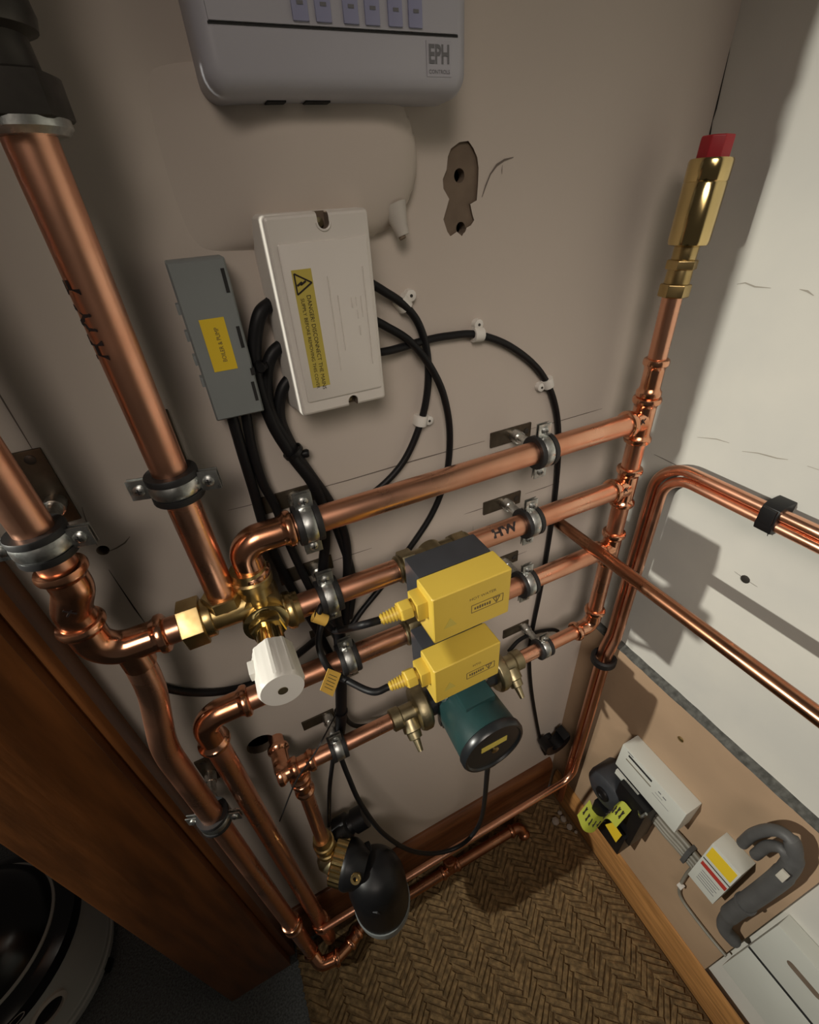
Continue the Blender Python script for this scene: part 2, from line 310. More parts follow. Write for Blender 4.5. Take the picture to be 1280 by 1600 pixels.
# ------------------------------------------------------------------ copper pipes
R28, R22, R15 = 0.014, 0.011, 0.0075
def pipe(name, loc, label, segs, r, m='copper', group='copper heating pipes'):
    t = thing(name, loc, label, 'pipe', group)
    for s_ in segs: MB().tube(s_, r, 24).build('pipe_length', m, t)
    return t
def tee(t, c, run, br, r, L=0.022, Lb=0.026, m='copper_fit'):
    c = V(c); run = V(run).normalized(); br = V(br).normalized(); mb = MB(); q = r * 1.1
    mb.tube([c - run * L, c + run * L], q, 24); mb.tube([c, c + br * Lb], q, 24)
    for p, a in ((c - run * L, -run), (c + run * L, run), (c + br * Lb, br)): bead(mb, p, a, q)
    # swept web at the branch root
    mb.lathe(c, br, [(r * 0.4, q * 1.12), (r * 0.9, q * 1.08), (r * 1.3, q)], 24)
    return mb.build('tee_fitting', m, t)
def elbow(t, a, c, b, r, R=0.02, m='copper_fit', name='elbow_fitting'):
    q = r * 1.1; mb = MB(); pts = fillet([a, c, b], R, 10); mb.tube(pts, q, 24)
    bead(mb, a, V(a) - V(c), q); bead(mb, b, V(b) - V(c), q); return mb.build(name, m, t)
def coupling(t, c, axis, r, L=0.016, m='copper_fit', r2=None):
    c = V(c); a = V(axis).normalized(); q = r * 1.1; mb = MB(); q2 = (r2 or r) * 1.1
    mb.tube([c - a * L, c - a * L * 0.3, c + a * L * 0.3, c + a * L], [q, q, q2, q2], 24); bead(mb, c - a * L, -a, q); bead(mb, c + a * L, a, q2)
    return mb.build('coupling', m, t)
ZA, ZB, ZC, ZD = 1.205, 1.100, 0.984, 0.799
XV = 0.513
# riser in the right corner with three tees, a reducer and a bottom elbow
ri = thing('copper_riser', (XV, YP, ZD), 'vertical copper riser with three tees in the right corner', 'pipe', 'copper heating pipes')
MB().tube([(XV, YP, 1.262), (XV, YP, 1.370)], R22, 24).build('pipe_length', 'copper', ri)
MB().tube([(XV, YP, ZB), (XV, YP, ZA)], R28 * 0.9, 24).build('pipe_length', 'copper', ri)
MB().tube([(XV, YP, ZD + 0.03), (XV, YP, ZB)], R28 * 0.9, 24).build('pipe_length', 'copper', ri)
for z in (ZA, ZB, ZC): tee(ri, (XV, YP, z), (0, 0, 1), (-1, 0, 0), R28 * 0.92, 0.027, 0.025)
coupling(ri, (XV, YP, 1.262), (0, 0, 1), R22 * 1.02, 0.019)
elbow(ri, (XV, YP, ZD + 0.036), (XV, YP, ZD), (XV - 0.036, YP, ZD), R28 * 0.92, 0.024)
def pen_cross(c, h, par, th=0.0006, w=0.0007):
    pl = [(w, w), (h, w * 1.1), (h, -w * 1.1), (w, -w), (w * 1.1, -h), (-w * 1.1, -h), (-w, -w), (-h, -w * 1.1), (-h, w * 1.1), (-w, w), (-w * 1.1, h), (w * 1.1, h)]
    k = math.sqrt(0.5); MB().prism([((a - b) * k, (a + b) * k) for a, b in pl], c, (1, 0, 0), (0, 0, 1), th).build('pen_cross', 'ink', par)
for z in (ZA, ZB): pen_cross((XV - 0.016, YP - 0.0143, z + 0.006), 0.005, ri)
# the four horizontal branches
pa = pipe('copper_pipe', (0.25, YP, ZA), 'uppermost horizontal copper pipe running to the riser', [[(0.02, YP, ZA), (XV - 0.02, YP, ZA)]], R28)
elbow(pa, (0.030, YP, ZA), (-0.016, YP, ZA), (-0.016, YP, ZA - 0.036), R28 * 0.98, 0.026)
pb = pipe('copper_pipe', (0.25, YP, ZB), 'second horizontal copper pipe down, marked HW in black pen', [[(0.0, YP, ZB), (0.155, YP, ZB)], [(0.225, YP, ZB), (XV - 0.02, YP, ZB)]], R28)
text_wrap(MB(), 'HW', 0.017, (0.290, YP, ZB + 0.001), (1, 0, 0), (0, -0.75, 0.65), R28 + 0.0004, 1.25, 1, 0.0006).build('pen_lettering', 'ink', pb)
pc = pipe('copper_pipe', (0.2, YP, ZC), 'third horizontal copper pipe down, turning downwards at its left end', [[(-0.08, YP, ZC), (0.16, YP, ZC)], [(0.225, YP, ZC), (XV - 0.02, YP, ZC)], [(-0.122, YP, 0.95), (-0.122, YP, 0.07)]], R28)
elbow(pc, (-0.072, YP, ZC), (-0.122, YP, ZC), (-0.122, YP, ZC - 0.048), R28, 0.036)
coupling(pc, (-0.122, YP, 0.185), (0, 0, 1), R28 * 0.96, 0.014)
pd = pipe('copper_pipe', (0.2, YP, ZD), 'lowest horizontal copper pipe running either side of the pump', [[(-0.05, YP, ZD), (0.110, YP, ZD)], [(0.35, YP, ZD), (XV - 0.03, YP, ZD)]], R22 * 1.08)
tee(pd, (-0.048, YP, ZD), (1, 0, 0), (0, 0, -1), R22 * 1.05, 0.022, 0.026)
elbow(pd, (-0.066, YP + 0.038, ZD), (-0.066, YP, ZD), (-0.05, YP, ZD), R22 * 1.05, 0.012)
MB().tube([(-0.066, YP + 0.03, ZD), (-0.066, 0.045, ZD)], R22, 20).build('pipe_length', 'copper', pd)
MB().tube([(-0.048, YP, ZD - 0.02), (-0.050, YP, 0.70), (-0.054, YP, 0.55)], R22, 24).build('pipe_length', 'copper', pd)
coupling(pd, (-0.049, YP, ZD - 0.055), (0, 0, 1), R22, 0.013)
# left vertical pipe 1 (marked HW F)
p1 = pipe('copper_pipe', (-0.0495, YP, 1.15), 'thick vertical copper pipe marked HW F with a dark union on top', [[(-0.0495, YP, 1.135), (-0.0495, YP, 1.515)]], R28)
text_wrap(MB(), 'HW F', 0.018, (-0.0495, YP, 1.414), (0, 0, 1), (-0.80, -0.75, 0), R28 + 0.0004, 1.1, 1, 0.0006).build('pen_lettering', 'ink', p1)
# left vertical pipe 2 with its offset, elbow and tee
p2 = pipe('copper_pipe', (-0.151, -0.066, 1.1), 'leftmost vertical copper pipe bending towards the brass valve', [[(-0.151, -0.068, 1.235), (-0.151, -0.068, 1.75)], [(-0.12, YP, 1.13), (-0.075, YP, 1.13)]], R28)
mb = MB(); mb.tube(fillet([(-0.151, -0.068, 1.236), (-0.151, -0.068, 1.218), (-0.165, -0.060, 1.192), (-0.165, YP, 1.172)], 0.02, 6), R28 * 1.1, 24); bead(mb, (-0.151, -0.068, 1.238), (0, 0, 1), R28 * 1.1); mb.build('offset_fitting', 'copper_fit', p2)
mb = MB(); mb.tube(fillet([(-0.166, YP, 1.180), (-0.166, YP, 1.130), (-0.112, YP, 1.130)], 0.036, 12), R28 * 1.14, 28); bead(mb, (-0.166, YP, 1.172), (0, 0, 1), R28 * 1.14); bead(mb, (-0.114, YP, 1.13), (1, 0, 0), R28 * 1.14)
mb.tube([(-0.143, YP, 1.130), (-0.143, YP, 1.102)], R28 * 1.08, 24); mb.build('swept_elbow', 'copper_fit', p2)
pen_cross((-0.158, -0.0800, 1.205), 0.005, p2)
# drop pipe from the tee to the floor and the loop along the skirting
p3 = pipe('copper_pipe', (-0.165, -0.066, 0.06), 'kinked copper drop pipe beside the wooden post', [fillet([(-0.143, YP, 1.120), (-0.146, -0.060, 1.065), (-0.166, -0.068, 0.975), (-0.166, -0.066, 0.06)], 0.22, 12)], R28)
coupling(p3, (-0.166, -0.066, 0.29), (0, 0, 1), R28 * 0.96, 0.012)
p4 = pipe('copper_pipe', (0.2, -0.065, 0.06), 'copper pipe low along the skirting with a small tee', [fillet([(0.40, -0.068, 0.05), (-0.04, -0.064, 0.05), (-0.085, -0.086, 0.05), (-0.118, -0.097, 0.06)], 0.05, 6)], R22 * 1.1, 'copper_dull')
elbow(p4, (-0.118, -0.097, 0.062), (-0.155, -0.092, 0.065), (-0.166, -0.068, 0.085), R28 * 0.9, 0.02)
coupling(p4, (-0.072, -0.0795, 0.05), (0.045, 0.022, 0), R22 * 1.05, 0.011)
tee(p4, (0.196, -0.066, 0.05), (1, 0, 0), (0.1, 0.35, 0.9), R22 * 1.05, 0.02, 0.022, 'copper_dull')
elbow(p4, (0.385, -0.068, 0.05), (0.412, -0.07, 0.05), (0.416, -0.085, 0.032), R22 * 1.05, 0.014, 'copper_dull')
# twin 15 mm pipes over the right wall
XP = 0.5655
for k, (yy, zz) in enumerate(((-0.0655, 1.134), (-0.0815, 1.118))):
    low = fillet([(XP, -1.3, zz), (XP, yy, zz), (XP, yy, 0.75), (0.5545, yy, 0.71)] + ([(0.5545, yy, 0.05)] if k == 0 else [(0.5545, yy, 0.212), (-0.12, -0.078, 0.212)]), 0.052 if k == 0 else 0.040, 12)
    pipe('copper_pipe', (XP, yy, 0.2), ('outer' if k == 0 else 'inner') + ' of the twin thin copper pipes bending over the right wall', [low], R15, 'copper', 'twin thin copper pipes')
pl = pipe('copper_pipe', (0.448, -0.3, 1.02), 'thin copper pipe coming straight out of the back wall past the riser', [[(0.448, 0.02, 1.022), (0.448, -1.3, 1.022)]], R22 * 0.85, 'copper_dull')
# ------------------------------------------------------------------ lined pipe clips
def lined_clip(c, axis, ear, r, label, plate=(-0.036, 0.028), name='pipe_clip', boss=True, ears=(1, 1), roll=0.0, hole=1):
    c = V(c); a = V(axis).normalized(); e = V(ear).normalized(); n = V(0, -1, 0)
    if roll: rm = Matrix.Rotation(roll, 3, a); e = rm @ e; nn = rm @ n
    else: nn = n
    t = thing(name, (c.x, 0, c.z), label, 'pipe clip', 'rubber lined pipe clips')
    ro = r + 0.0045
    MB().lathe(c, a, [(-0.0125, r), (0.0125, r), (0.0125, ro + 0.0020), (0.0115, ro + 0.0026), (0.0065, ro + 0.0024), (0.0065, ro), (-0.0065, ro), (-0.0065, ro + 0.0024), (-0.0115, ro + 0.0026), (-0.0125, ro + 0.0020)], 28, closed=True).build('rubber_lining', 'rubber', t)
    MB().lathe(c, a, [(-0.0062, ro - 0.0005), (0.0062, ro - 0.0005), (0.0062, ro + 0.0014), (0.003, ro + 0.0026), (-0.003, ro + 0.0026), (-0.0062, ro + 0.0014)], 32, closed=True).build('steel_band', 'zinc', t)
    for s_, on in ((1, ears[0]), (-1, ears[1])):
        if not on: continue
        ec = c + e * s_ * (ro + 0.0078)
        er = MB().box(ec + nn * 0.0022, (0.0180, 0.0016, 0.020), (a, nn, e)).box(ec - nn * 0.0022, (0.0180, 0.0016, 0.020), (a, nn, e)).build('ear_plate', 'zinc', t, bevel=0.0005)
        sc = MB().lathe(ec + e * s_ * 0.0015 + nn * 0.003, nn, [(-0.010, 0.002), (0, 0.002), (0, 0.0048), (0.0014, 0.0048), (0.0028, 0.003), (0.0030, 0)], 14).build('screw', 'zinc', er)
        MB().box(ec + e * s_ * 0.0015 + nn * 0.0058, (0.0052, 0.0006, 0.001), (a, nn, e)).box(ec + e * s_ * 0.0015 + nn * 0.0058, (0.001, 0.0006, 0.0052), (a, nn, e)).build('screw_slot', 'slot_dark', er)
    if boss:
        wl = V(c.x, 0, c.z)
        MB().lathe(wl, (0, -1, 0), [(0.001, 0.0085), (0.016, 0.0085), (0.016, 0.0068), (-c.y - ro + 0.001, 0.0062)], 12).build('stud', 'zinc', t)
        p0, p1_ = plate; ax2 = V(0, -1, 0).cross(a)
        bp_ = MB().box(wl + a * (p0 + p1_) / 2 + V(0, -0.0015, 0), (p1_ - p0, 0.003, 0.021), (a, V(0, 1, 0), ax2)).build('back_plate', 'plate_steel', t, bevel=0.0012)
        MB().lathe(wl + a * (p1_ - 0.008 if hole else p0 + 0.008) + V(0, -0.003, 0), (0, -1, 0), [(0, 0.0042), (0.0006, 0.0042), (0.0012, 0.0028), (0.0012, 0)], 12).build('plate_screw', 'dark_metal', bp_)
    return t
XA = (1, 0, 0); ZX = (0, 0, 1)
lined_clip((0.344, YP, ZA), XA, ZX, R28, 'pipe clip on the uppermost horizontal pipe near the riser')
lined_clip((0.337, YP, ZB), XA, ZX, R28, 'pipe clip on the second horizontal pipe, right of the HW lettering')
lined_clip((0.343, YP, ZC), XA, ZX, R28, 'pipe clip on the third horizontal pipe, right of the upper yellow actuator')
lined_clip((0.400, YP, ZD), XA, ZX, R22 * 1.08, 'pipe clip on the lowest horizontal pipe, right of the pump', plate=(-0.045, 0.012), ears=(1, 0))
lined_clip((0.050, YP, ZA), XA, ZX, R28, 'pipe clip on the uppermost horizontal pipe beside its left elbow', plate=(-0.04, 0.022))
lined_clip((0.054, YP, ZB), XA, ZX, R28, 'pipe clip on the second horizontal pipe above the yellow cable tag', plate=(-0.045, 0.022))
lined_clip((0.060, YP, ZC), XA, ZX, R28, 'pipe clip on the third horizontal pipe above the hanging yellow tag', plate=(-0.035, 0.022))
lined_clip((0.016, YP, ZD), XA, ZX, R22 * 1.08, 'pipe clip on the lowest horizontal pipe, left of the pump', plate=(-0.04, 0.012))
lined_clip((-0.0495, YP, 1.283), ZX, XA, R28, 'pipe clip holding the thick vertical pipe marked HW F', plate=(-0.02, 0.045), roll=-0.25)
lined_clip((-0.151, -0.068, 1.268), ZX, XA, R28, 'pipe clip holding the leftmost vertical pipe', plate=(-0.022, 0.05), roll=-0.2)
lined_clip((-0.166, -0.066, 0.79), ZX, XA, R28, 'pipe clip low on the kinked drop pipe beside the wooden post', plate=(-0.02, 0.04), roll=-0.35)
# black double clip on the twin pipes
t = thing('double_pipe_clip', (0.5750, -0.2198, 1.1279), 'black plastic double clip over the twin thin pipes on the right wall', 'pipe clip')
cy = (0.5655, -0.2235, 1.1334)[1]; cz = 1.126
mb = MB(); poly = [(-0.020, 0), (0.020, 0), (0.020, 0.022), (0.0165, 0.0295), (0.009, 0.0315), (0, 0.0305), (-0.009, 0.0315), (-0.0165, 0.0295), (-0.020, 0.022)]
mb.prism(poly, (XR, cy + 0.010, cz), (0, 0, 1), (-1, 0, 0), 0.020 if V(0, 0, 1).cross(V(-1, 0, 0)).y < 0 else -0.020); mb.build('clip_body', 'black_plastic', t, bevel=0.0012)
MB().bx(XR - 0.0335, XR - 0.0305, cy - 0.008, cy + 0.008, cz - 0.004, cz + 0.016).build('clip_latch', 'black_plastic', t, bevel=0.0008)
MB().tube([(XR - 0.012, cy, cz - 0.018), (XR - 0.010, cy - 0.001, cz - 0.032)], [0.0012, 0.0004], 8).build('clip_tail', 'black_plastic', t)
# black collar where the twin pipes meet the ledge, and open black clip low in the corner
t = thing('pipe_collar', (0.555, -0.073, 0.69), 'black rubber collar round the corner pipes just below the ledge', 'collar')
MB().lathe((0.5545, -0.0735, 0.688), (0, 0, 1), [(-0.008, 0.017), (0.008, 0.017), (0.010, 0.0215), (0.006, 0.0245), (-0.006, 0.0245), (-0.010, 0.0215)], 24, closed=True).build('collar_ring', 'rubber', t)
t = thing('open_pipe_clip', (0.52, 0, 0.36), 'open black plastic pipe clip on the back wall low in the right corner', 'pipe clip')
oc = V(0.524, -0.026, 0.330)
mb = MB(); arc = []
for k in range(17):
    an = math.radians(155 + 230 * k / 16); arc.append(oc + V(math.cos(an) * 0.027, 0, math.sin(an) * 0.027))
vs_ = []
for k, p in enumerate(arc):
    rd = (p - oc).normalized(); vs_ += [p - rd * 0.009 + V(0, -0.016, 0), p + rd * 0.011 + V(0, -0.016, 0), p + rd * 0.011 + V(0, 0.016, 0), p - rd * 0.009 + V(0, 0.016, 0)]
fs = [(k * 4 + a, k * 4 + (a + 1) % 4, (k + 1) * 4 + (a + 1) % 4, (k + 1) * 4 + a) for k in range(16) for a in range(4)] + [(0, 1, 2, 3), (64, 67, 66, 65)]
mb.add(vs_, fs); mb.build('clip_jaw', 'black_plastic', t, bevel=0.0015)
MB().lathe((0.524, 0, 0.303), (0, -1, 0), [(0, 0.014), (0.012, 0.012)], 14).build('clip_base', 'black_plastic', t)

# ------------------------------------------------------------------ brass bypass valve with white knob
t = thing('bypass_valve', (-0.016, YP, 1.09), 'brass bypass valve with a white knob between the left pipes', 'valve')
bx_ = -0.018; zm = 1.124
mb = MB()
mb.lathe((bx_, -0.030, zm), (0, -1, 0), [(0, 0.012), (0.002, 0.0195), (0.006, 0.0215), (0.040, 0.0215), (0.043, 0.0205)], 28)
mb.lathe((bx_, YP, zm), (0, 0, 1), [(0, 0.017), (0.030, 0.017), (0.032, 0.0205), (0.040, 0.0205), (0.042, 0.0185), (0.052, 0.018)], 24)
mb.tube([(bx_ + 0.004, YP, 1.112), (bx_ + 0.026, YP, ZB)], 0.0175, 24)
mb.tube([(bx_, YP, 1.13), (-0.075, YP, 1.13)], 0.0165, 24); mb.build('valve_body', 'brass', t)
MB().hexa((-0.0495, YP, 1.13), ZX, 0.012, 0.026, 0.0205).build('top_nut', 'brass', t)
MB().hexa((-0.095, YP, 1.13), XA, 0.0, 0.022, 0.0255, ph=0.3).lathe((-0.095, YP, 1.13), XA, [(0.022, 0.0205), (0.030, 0.0205)], 24).build('left_nut', 'brass', t, bevel=0.001)
MB().lathe((bx_ + 0.024, YP, ZB), XA, [(-0.004, 0.019), (0.000, 0.0215), (0.005, 0.0215), (0.008, 0.0185), (0.014, 0.018)], 24).build('right_collar', 'brass', t)
zc = 1.113
mb = MB().lathe((bx_, YP, zc), (0, -1, 0), [(0.006, 0.021), (0.014, 0.0225), (0.016, 0.0235), (0.021, 0.0235), (0.023, 0.019)], 28)
mb.hexa((bx_, YP, zc), (0, -1, 0), 0.022, 0.034, 0.0185, ph=0.2); mb.lathe((bx_, YP, zc), (0, -1, 0), [(0.032, 0.0135), (0.066, 0.0135)], 24); mb.build('bonnet', 'brass_bright', t)
# knob: ribbed cap
mb = MB(); n = 48; prof = [(0.058, 0.0165), (0.060, 0.019), (0.068, 0.0195), (0.104, 0.0205), (0.108, 0.0195), (0.1085, 0.0)]
a_, u_, w_ = frame((0, -1, 0)); o_ = V(bx_ - 0.002, YP, zc); vs_ = []
for tt, rr in prof:
    for j in range(n):
        an = 2 * math.pi * j / n; rib = 0.0011 if (j % 6 in (0, 1) and 0.059 < tt < 0.107) else 0.0
        vs_.append(o_ + a_ * tt + (u_ * math.cos(an) + w_ * math.sin(an)) * max(rr + rib, 1e-5))
mb.add(vs_, [(i * n + j, i * n + (j + 1) % n, (i + 1) * n + (j + 1) % n, (i + 1) * n + j) for i in range(len(prof) - 1) for j in range(n)])
kn = mb.build('knob', 'knob_white', t, smooth=25)
MB().box(o_ + a_ * 0.076 + V(-0.021, 0, 0.003), (0.006, 0.016, 0.010)).build('knob_pointer', 'knob_white', kn, bevel=0.001)
MB().lathe(o_ + a_ * 0.1084, a_, [(0, 0.0045), (0.0006, 0.0045), (0.0006, 0)], 16).build('knob_screw', 'brass_dull', kn)

# dark union on top of pipe 1
t = thing('pipe_union', (-0.0495, YP, 1.512), 'dark union and valve on top of the thick vertical pipe', 'valve')
c1 = (-0.0495, YP, 1.508)
MB().lathe(c1, ZX, [(0, 0.020), (0.003, 0.0235), (0.007, 0.0235), (0.007, 0.016)], 28).build('lower_ring', 'zinc', t)
MB().hexa(c1, ZX, 0.006, 0.026, 0.0265, ph=0.2).build('union_nut', 'dark_metal', t, bevel=0.0015)
MB().lathe(c1, ZX, [(0.024, 0.019), (0.040, 0.018), (0.042, 0.024), (0.047, 0.0255), (0.055, 0.0245), (0.11, 0.021), (0.115, 0.026), (0.20, 0.026)], 28).build('union_body', 'dark_metal', t)
MB().tube([V(c1) + V(0.012, -0.02, 0.05), V(c1) + V(0.013, -0.024, 0.12)], 0.003, 8).build('lever', 'dark_metal', t)

# ------------------------------------------------------------------ motorised valves with yellow heads
def motor_valve(zc, label, words, box, name='motorised_valve'):
    x0, x1, z0, z1, yb, ym, yf = box
    t = thing(name, ((x0 + x1) / 2, YP, zc), label, 'valve', 'yellow motorised valves')
    mb = MB().tube([(0.150, YP, zc), (0.232, YP, zc)], 0.0165, 24)
    mb.lathe((0.190, YP, zc), (0, -1, 0), [(-0.016, 0.012), (-0.012, 0.0185), (0.012, 0.020), (0.026, 0.018), (-yb + YP + 0.001, 0.016)], 24)
    mb.build('valve_body', 'brass_dull', t)
    for xx, s_ in ((0.146, 1), (0.236, -1)):
        MB().hexa((xx, YP, zc), (s_, 0, 0), 0.0, 0.018, 0.0215, ph=0.25).lathe((xx, YP, zc), (-s_, 0, 0), [(0, 0.0165), (0.004, 0.0175), (0.006, 0.0155)], 24).build('compression_nut', 'brass_dull', t, bevel=0.0008)
    MB().bx(x0 + 0.003, x1 - 0.003, ym, yb, z0 + 0.004, z1).build('head_base', 'charcoal', t, bevel=0.002)
    hd = MB().bx(x0, x1, yf, ym, z0, z1).build('head_cover', 'yellow_plastic', t, bevel=0.0032, seg=3)
    cyy = (ym + yf) / 2 + 0.004
    gl = MB().bx(x0 - 0.012, x0 + 0.002, cyy - 0.012, cyy + 0.012, z1 - 0.034, z1 - 0.010).build('gland_block', 'yellow_plastic', hd, bevel=0.0018)
    gz = z1 - 0.022; gx = x0 - 0.012
    MB().tube([(gx + 0.001, cyy, gz), (gx - 0.004, cyy, gz)], 0.0055, 14).hexa((gx - 0.003, cyy, gz), (-1, 0, 0), 0, 0.013, 0.0115, ph=0.3).build('gland_nut', 'yellow_plastic', hd, bevel=0.0008)
    mb = MB(); prof = [(0.014, 0.0075)]
    for k in range(6): prof += [(0.016 + k * 0.0034, 0.0082 - k * 0.0004), (0.0178 + k * 0.0034, 0.0082 - k * 0.0004), (0.0180 + k * 0.0034, 0.0066 - k * 0.0004), (0.0192 + k * 0.0034, 0.0066 - k * 0.0004)]
    mb.lathe((gx, cyy, gz), (-1, 0.12, -0.15), prof, 16).build('cable_boot', 'yellow_plastic', hd)
    fy = yf - 0.0003; xm = (x0 + x1) / 2
    mb = text_flat(MB(), words, 0.0052, (xm + 0.012, fy, z1 - 0.021), XA, ZX, 1.1)
    bw, bh, th = 0.020, 0.0055, 0.0007; bc = V(xm + 0.018, fy, z1 - 0.036)
    for dx, dz, sx, sz in ((0, bh, 2 * bw, th), (0, -bh, 2 * bw, th), (bw, 0, th, 2 * bh), (-bw, 0, th, 2 * bh)): mb.box(bc + V(dx, 0, dz), (sx, 0.0002, sz))
    for q in range(7): mb.box(bc + V(-0.0155 + q * 0.0031, 0, random.uniform(-0.0006, 0.0006)), (0.0019, 0.0002, 0.004 + random.uniform(-0.001, 0.001)))
    for pa_, pb_ in (((0.007, 0.004), (0.016, 0.004)), ((0.007, 0.004), (0.0115, -0.004)), ((0.016, 0.004), (0.0115, -0.004)), ((0.0115, 0.003), (0.0115, -0.002))):
        mb.tube([bc + V(pa_[0], 0, pa_[1]), bc + V(pb_[0], 0, pb_[1])], 0.0004, 6)
    mb.build('printed_panel', 'ink_soft', hd)
    MB().prism([(0, 0), (0.016, 0), (0.008, 0.013)], (x0 + 0.012, fy + 0.0001, z0 + 0.018), XA, ZX, 0.0002).build('warning_triangle', 'yellow_dull', hd)
    return (gx - 0.036, cyy + 0.004, gz - 0.005)
E1_ = motor_valve(ZB, 'upper yellow motorised valve head, on the second horizontal pipe', 'HOT WATER', (0.136, 0.232, 1.076, 1.142, -0.088, -0.124, -0.160))
E2_ = motor_valve(ZC, 'lower yellow motorised valve head, on the third horizontal pipe above the pump', 'HTG', (0.136, 0.228, 0.960, 1.022, -0.086, -0.120, -0.156))

# ------------------------------------------------------------------ circulating pump with isolating valves
t = thing('circulating_pump', (0.228, YP, 0.74), 'dark green and black circulating pump below the yellow valve heads', 'pump')
px_ = 0.222
MB().lathe((px_, YP + 0.025, ZD), (0, -1, 0), [(0, 0.030), (0.006, 0.044), (0.030, 0.046), (0.036, 0.040)], 28).tube([(px_ - 0.062, YP, ZD), (px_ + 0.075, YP, ZD)], 0.021, 24).build('volute', 'pump_black', t)
MB().box((px_, YP - 0.018, ZD), (0.088, 0.012, 0.088)).build('mounting_flange', 'pump_black', t, bevel=0.006)
mo = MB().lathe((px_, YP - 0.018, ZD), (0, -1, 0), [(0, 0.044), (0.006, 0.0475), (0.074, 0.050), (0.080, 0.050)], 40).build('motor_body', 'pump_green', t)
MB().box((px_ + 0.004, YP - 0.046, ZD + 0.040), (0.052, 0.040, 0.026)).build('terminal_box', 'pump_green', mo, bevel=0.004)
for k in range(4):
    an = math.radians(45 + 90 * k); MB().lathe((px_ + 0.052 * math.cos(an), YP - 0.02, ZD + 0.052 * math.sin(an)), (0, -1, 0), [(0, 0.0055), (0.008, 0.0055), (0.008, 0.003), (0.009, 0)], 10).build('bolt', 'zinc', t)
fc = MB().lathe((px_, YP - 0.097, ZD), (0, -1, 0), [(0, 0.050), (0.002, 0.0525), (0.010, 0.0525), (0.014, 0.050), (0.014, 0.047), (0.0115, 0.045), (0.0115, 0.0)], 40).build('control_face', 'pump_black', t)
fy = YP - 0.1086
MB().bx(px_ - 0.022, px_ + 0.022, fy - 0.0006, fy + 0.001, ZD + 0.004, ZD + 0.016).build('face_label', 'yellow_dull', fc)
MB().lathe((px_ + 0.002, fy, ZD - 0.006), (0, -1, 0), [(0, 0.006), (0.002, 0.006), (0.003, 0.003), (0.003, 0)], 16).build('vent_plug', 'brass', fc)
MB().bx(px_ - 0.007, px_ + 0.009, YP - 0.107, YP - 0.085, ZD - 0.064, ZD - 0.047).build('cable_entry', 'pump_black', t, bevel=0.003)
def iso_valve(x, s_, label):
    t = thing('isolating_valve', (x, YP, ZD), label, 'valve', 'brass pump isolating valves')
    d = (s_, 0, 0)
    MB().lathe((x, YP, ZD), d, [(-0.052, 0.0145), (-0.050, 0.0175), (-0.036, 0.0175), (-0.034, 0.015), (-0.012, 0.015), (-0.008, 0.019)], 24).build('valve_body', 'brass_dull', t)
    MB().lathe((x, YP, ZD), d, [(-0.012, 0.022), (-0.010, 0.033), (-0.004, 0.036), (0.006, 0.036), (0.010, 0.032), (0.010, 0.02)], 24).build('union_nut', 'brass_dull', t, bevel=0.001)
    sd = V(0, -0.8, -0.6).normalized()
    MB().lathe(V(x - s_ * 0.024, YP, ZD), sd, [(0.008, 0.0150), (0.026, 0.0150), (0.028, 0.0120), (0.038, 0.0110), (0.040, 0.0062), (0.058, 0.0042), (0.058, 0)], 16).build('spindle', 'brass_dull', t)
    return t
iso_valve(0.155, 1, 'brass isolating valve on the left side of the pump')
iso_valve(0.300, -1, 'brass isolating valve on the right side of the pump')

# ------------------------------------------------------------------ safety valve on top of the riser
t = thing('air_vent_valve', (XV, YP, 1.37), 'brass valve with a red cap on top of the riser', 'valve')
cv = (XV, YP, 1.352); axv = (0.06, 0, 1)
MB().hexa(cv, axv, 0.004, 0.018, 0.0165, ph=0.2).lathe(cv, axv, [(0.018, 0.0135), (0.034, 0.0130)], 24).build('lower_nut', 'brass', t, bevel=0.0008)
MB().hexa(cv, axv, 0.032, 0.042, 0.0165, ph=0.4).lathe(cv, axv, [(0.042, 0.0125), (0.056, 0.0125)], 24).build('middle_nut', 'brass', t, bevel=0.0008)
MB().lathe(cv, axv, [(0.054, 0.0125), (0.056, 0.0195), (0.060, 0.0205), (0.110, 0.0205), (0.111, 0.0198), (0.112, 0.0205), (0.128, 0.0205), (0.130, 0.0195), (0.130, 0.014)], 32).build('valve_barrel', 'brass_bright', t)
MB().lathe(cv, axv, [(0.128, 0.0155), (0.147, 0.0155), (0.148, 0.0145), (0.148, 0)], 8, ph=0.3).build('red_cap', 'red_cap', t, bevel=0.001)

# ------------------------------------------------------------------ magnetic filter
t = thing('magnetic_filter', (0.01, -0.11, 0.30), 'black magnetic filter with a ribbed brass collar low on the left', 'filter')
MB().lathe((-0.054, YP, 0.475), (0, 0, 1), [(0, 0.015), (0.020, 0.0165), (0.024, 0.019), (0.034, 0.019), (0.036, 0.0165), (0.048, 0.0165), (0.050, 0.019), (0.062, 0.019), (0.064, 0.0165), (0.082, 0.015)], 24).build('inlet_tail', 'brass', t)
ad = V(0.74, -0.60, -0.10).normalized(); ac = V(-0.054, -0.064, 0.478)
MB().lathe(ac, ad, [(-0.02, 0.012), (-0.012, 0.022), (0.006, 0.026), (0.016, 0.030)], 28).build('inlet_body', 'brass_dull', t)
n = 72; a_, u_, w_ = frame(ad); vs_ = []; prof = [(0.010, 0.028), (0.010, 0.0385), (0.012, 0.040), (0.032, 0.040), (0.034, 0.0385), (0.034, 0.026)]
for tt, rr in prof:
    for j in range(n):
        an = 2 * math.pi * j / n; g = -0.0022 if j % 3 == 0 and rr > 0.03 else 0; vs_.append(ac + a_ * tt + (u_ * math.cos(an) + w_ * math.sin(an)) * (rr + g))
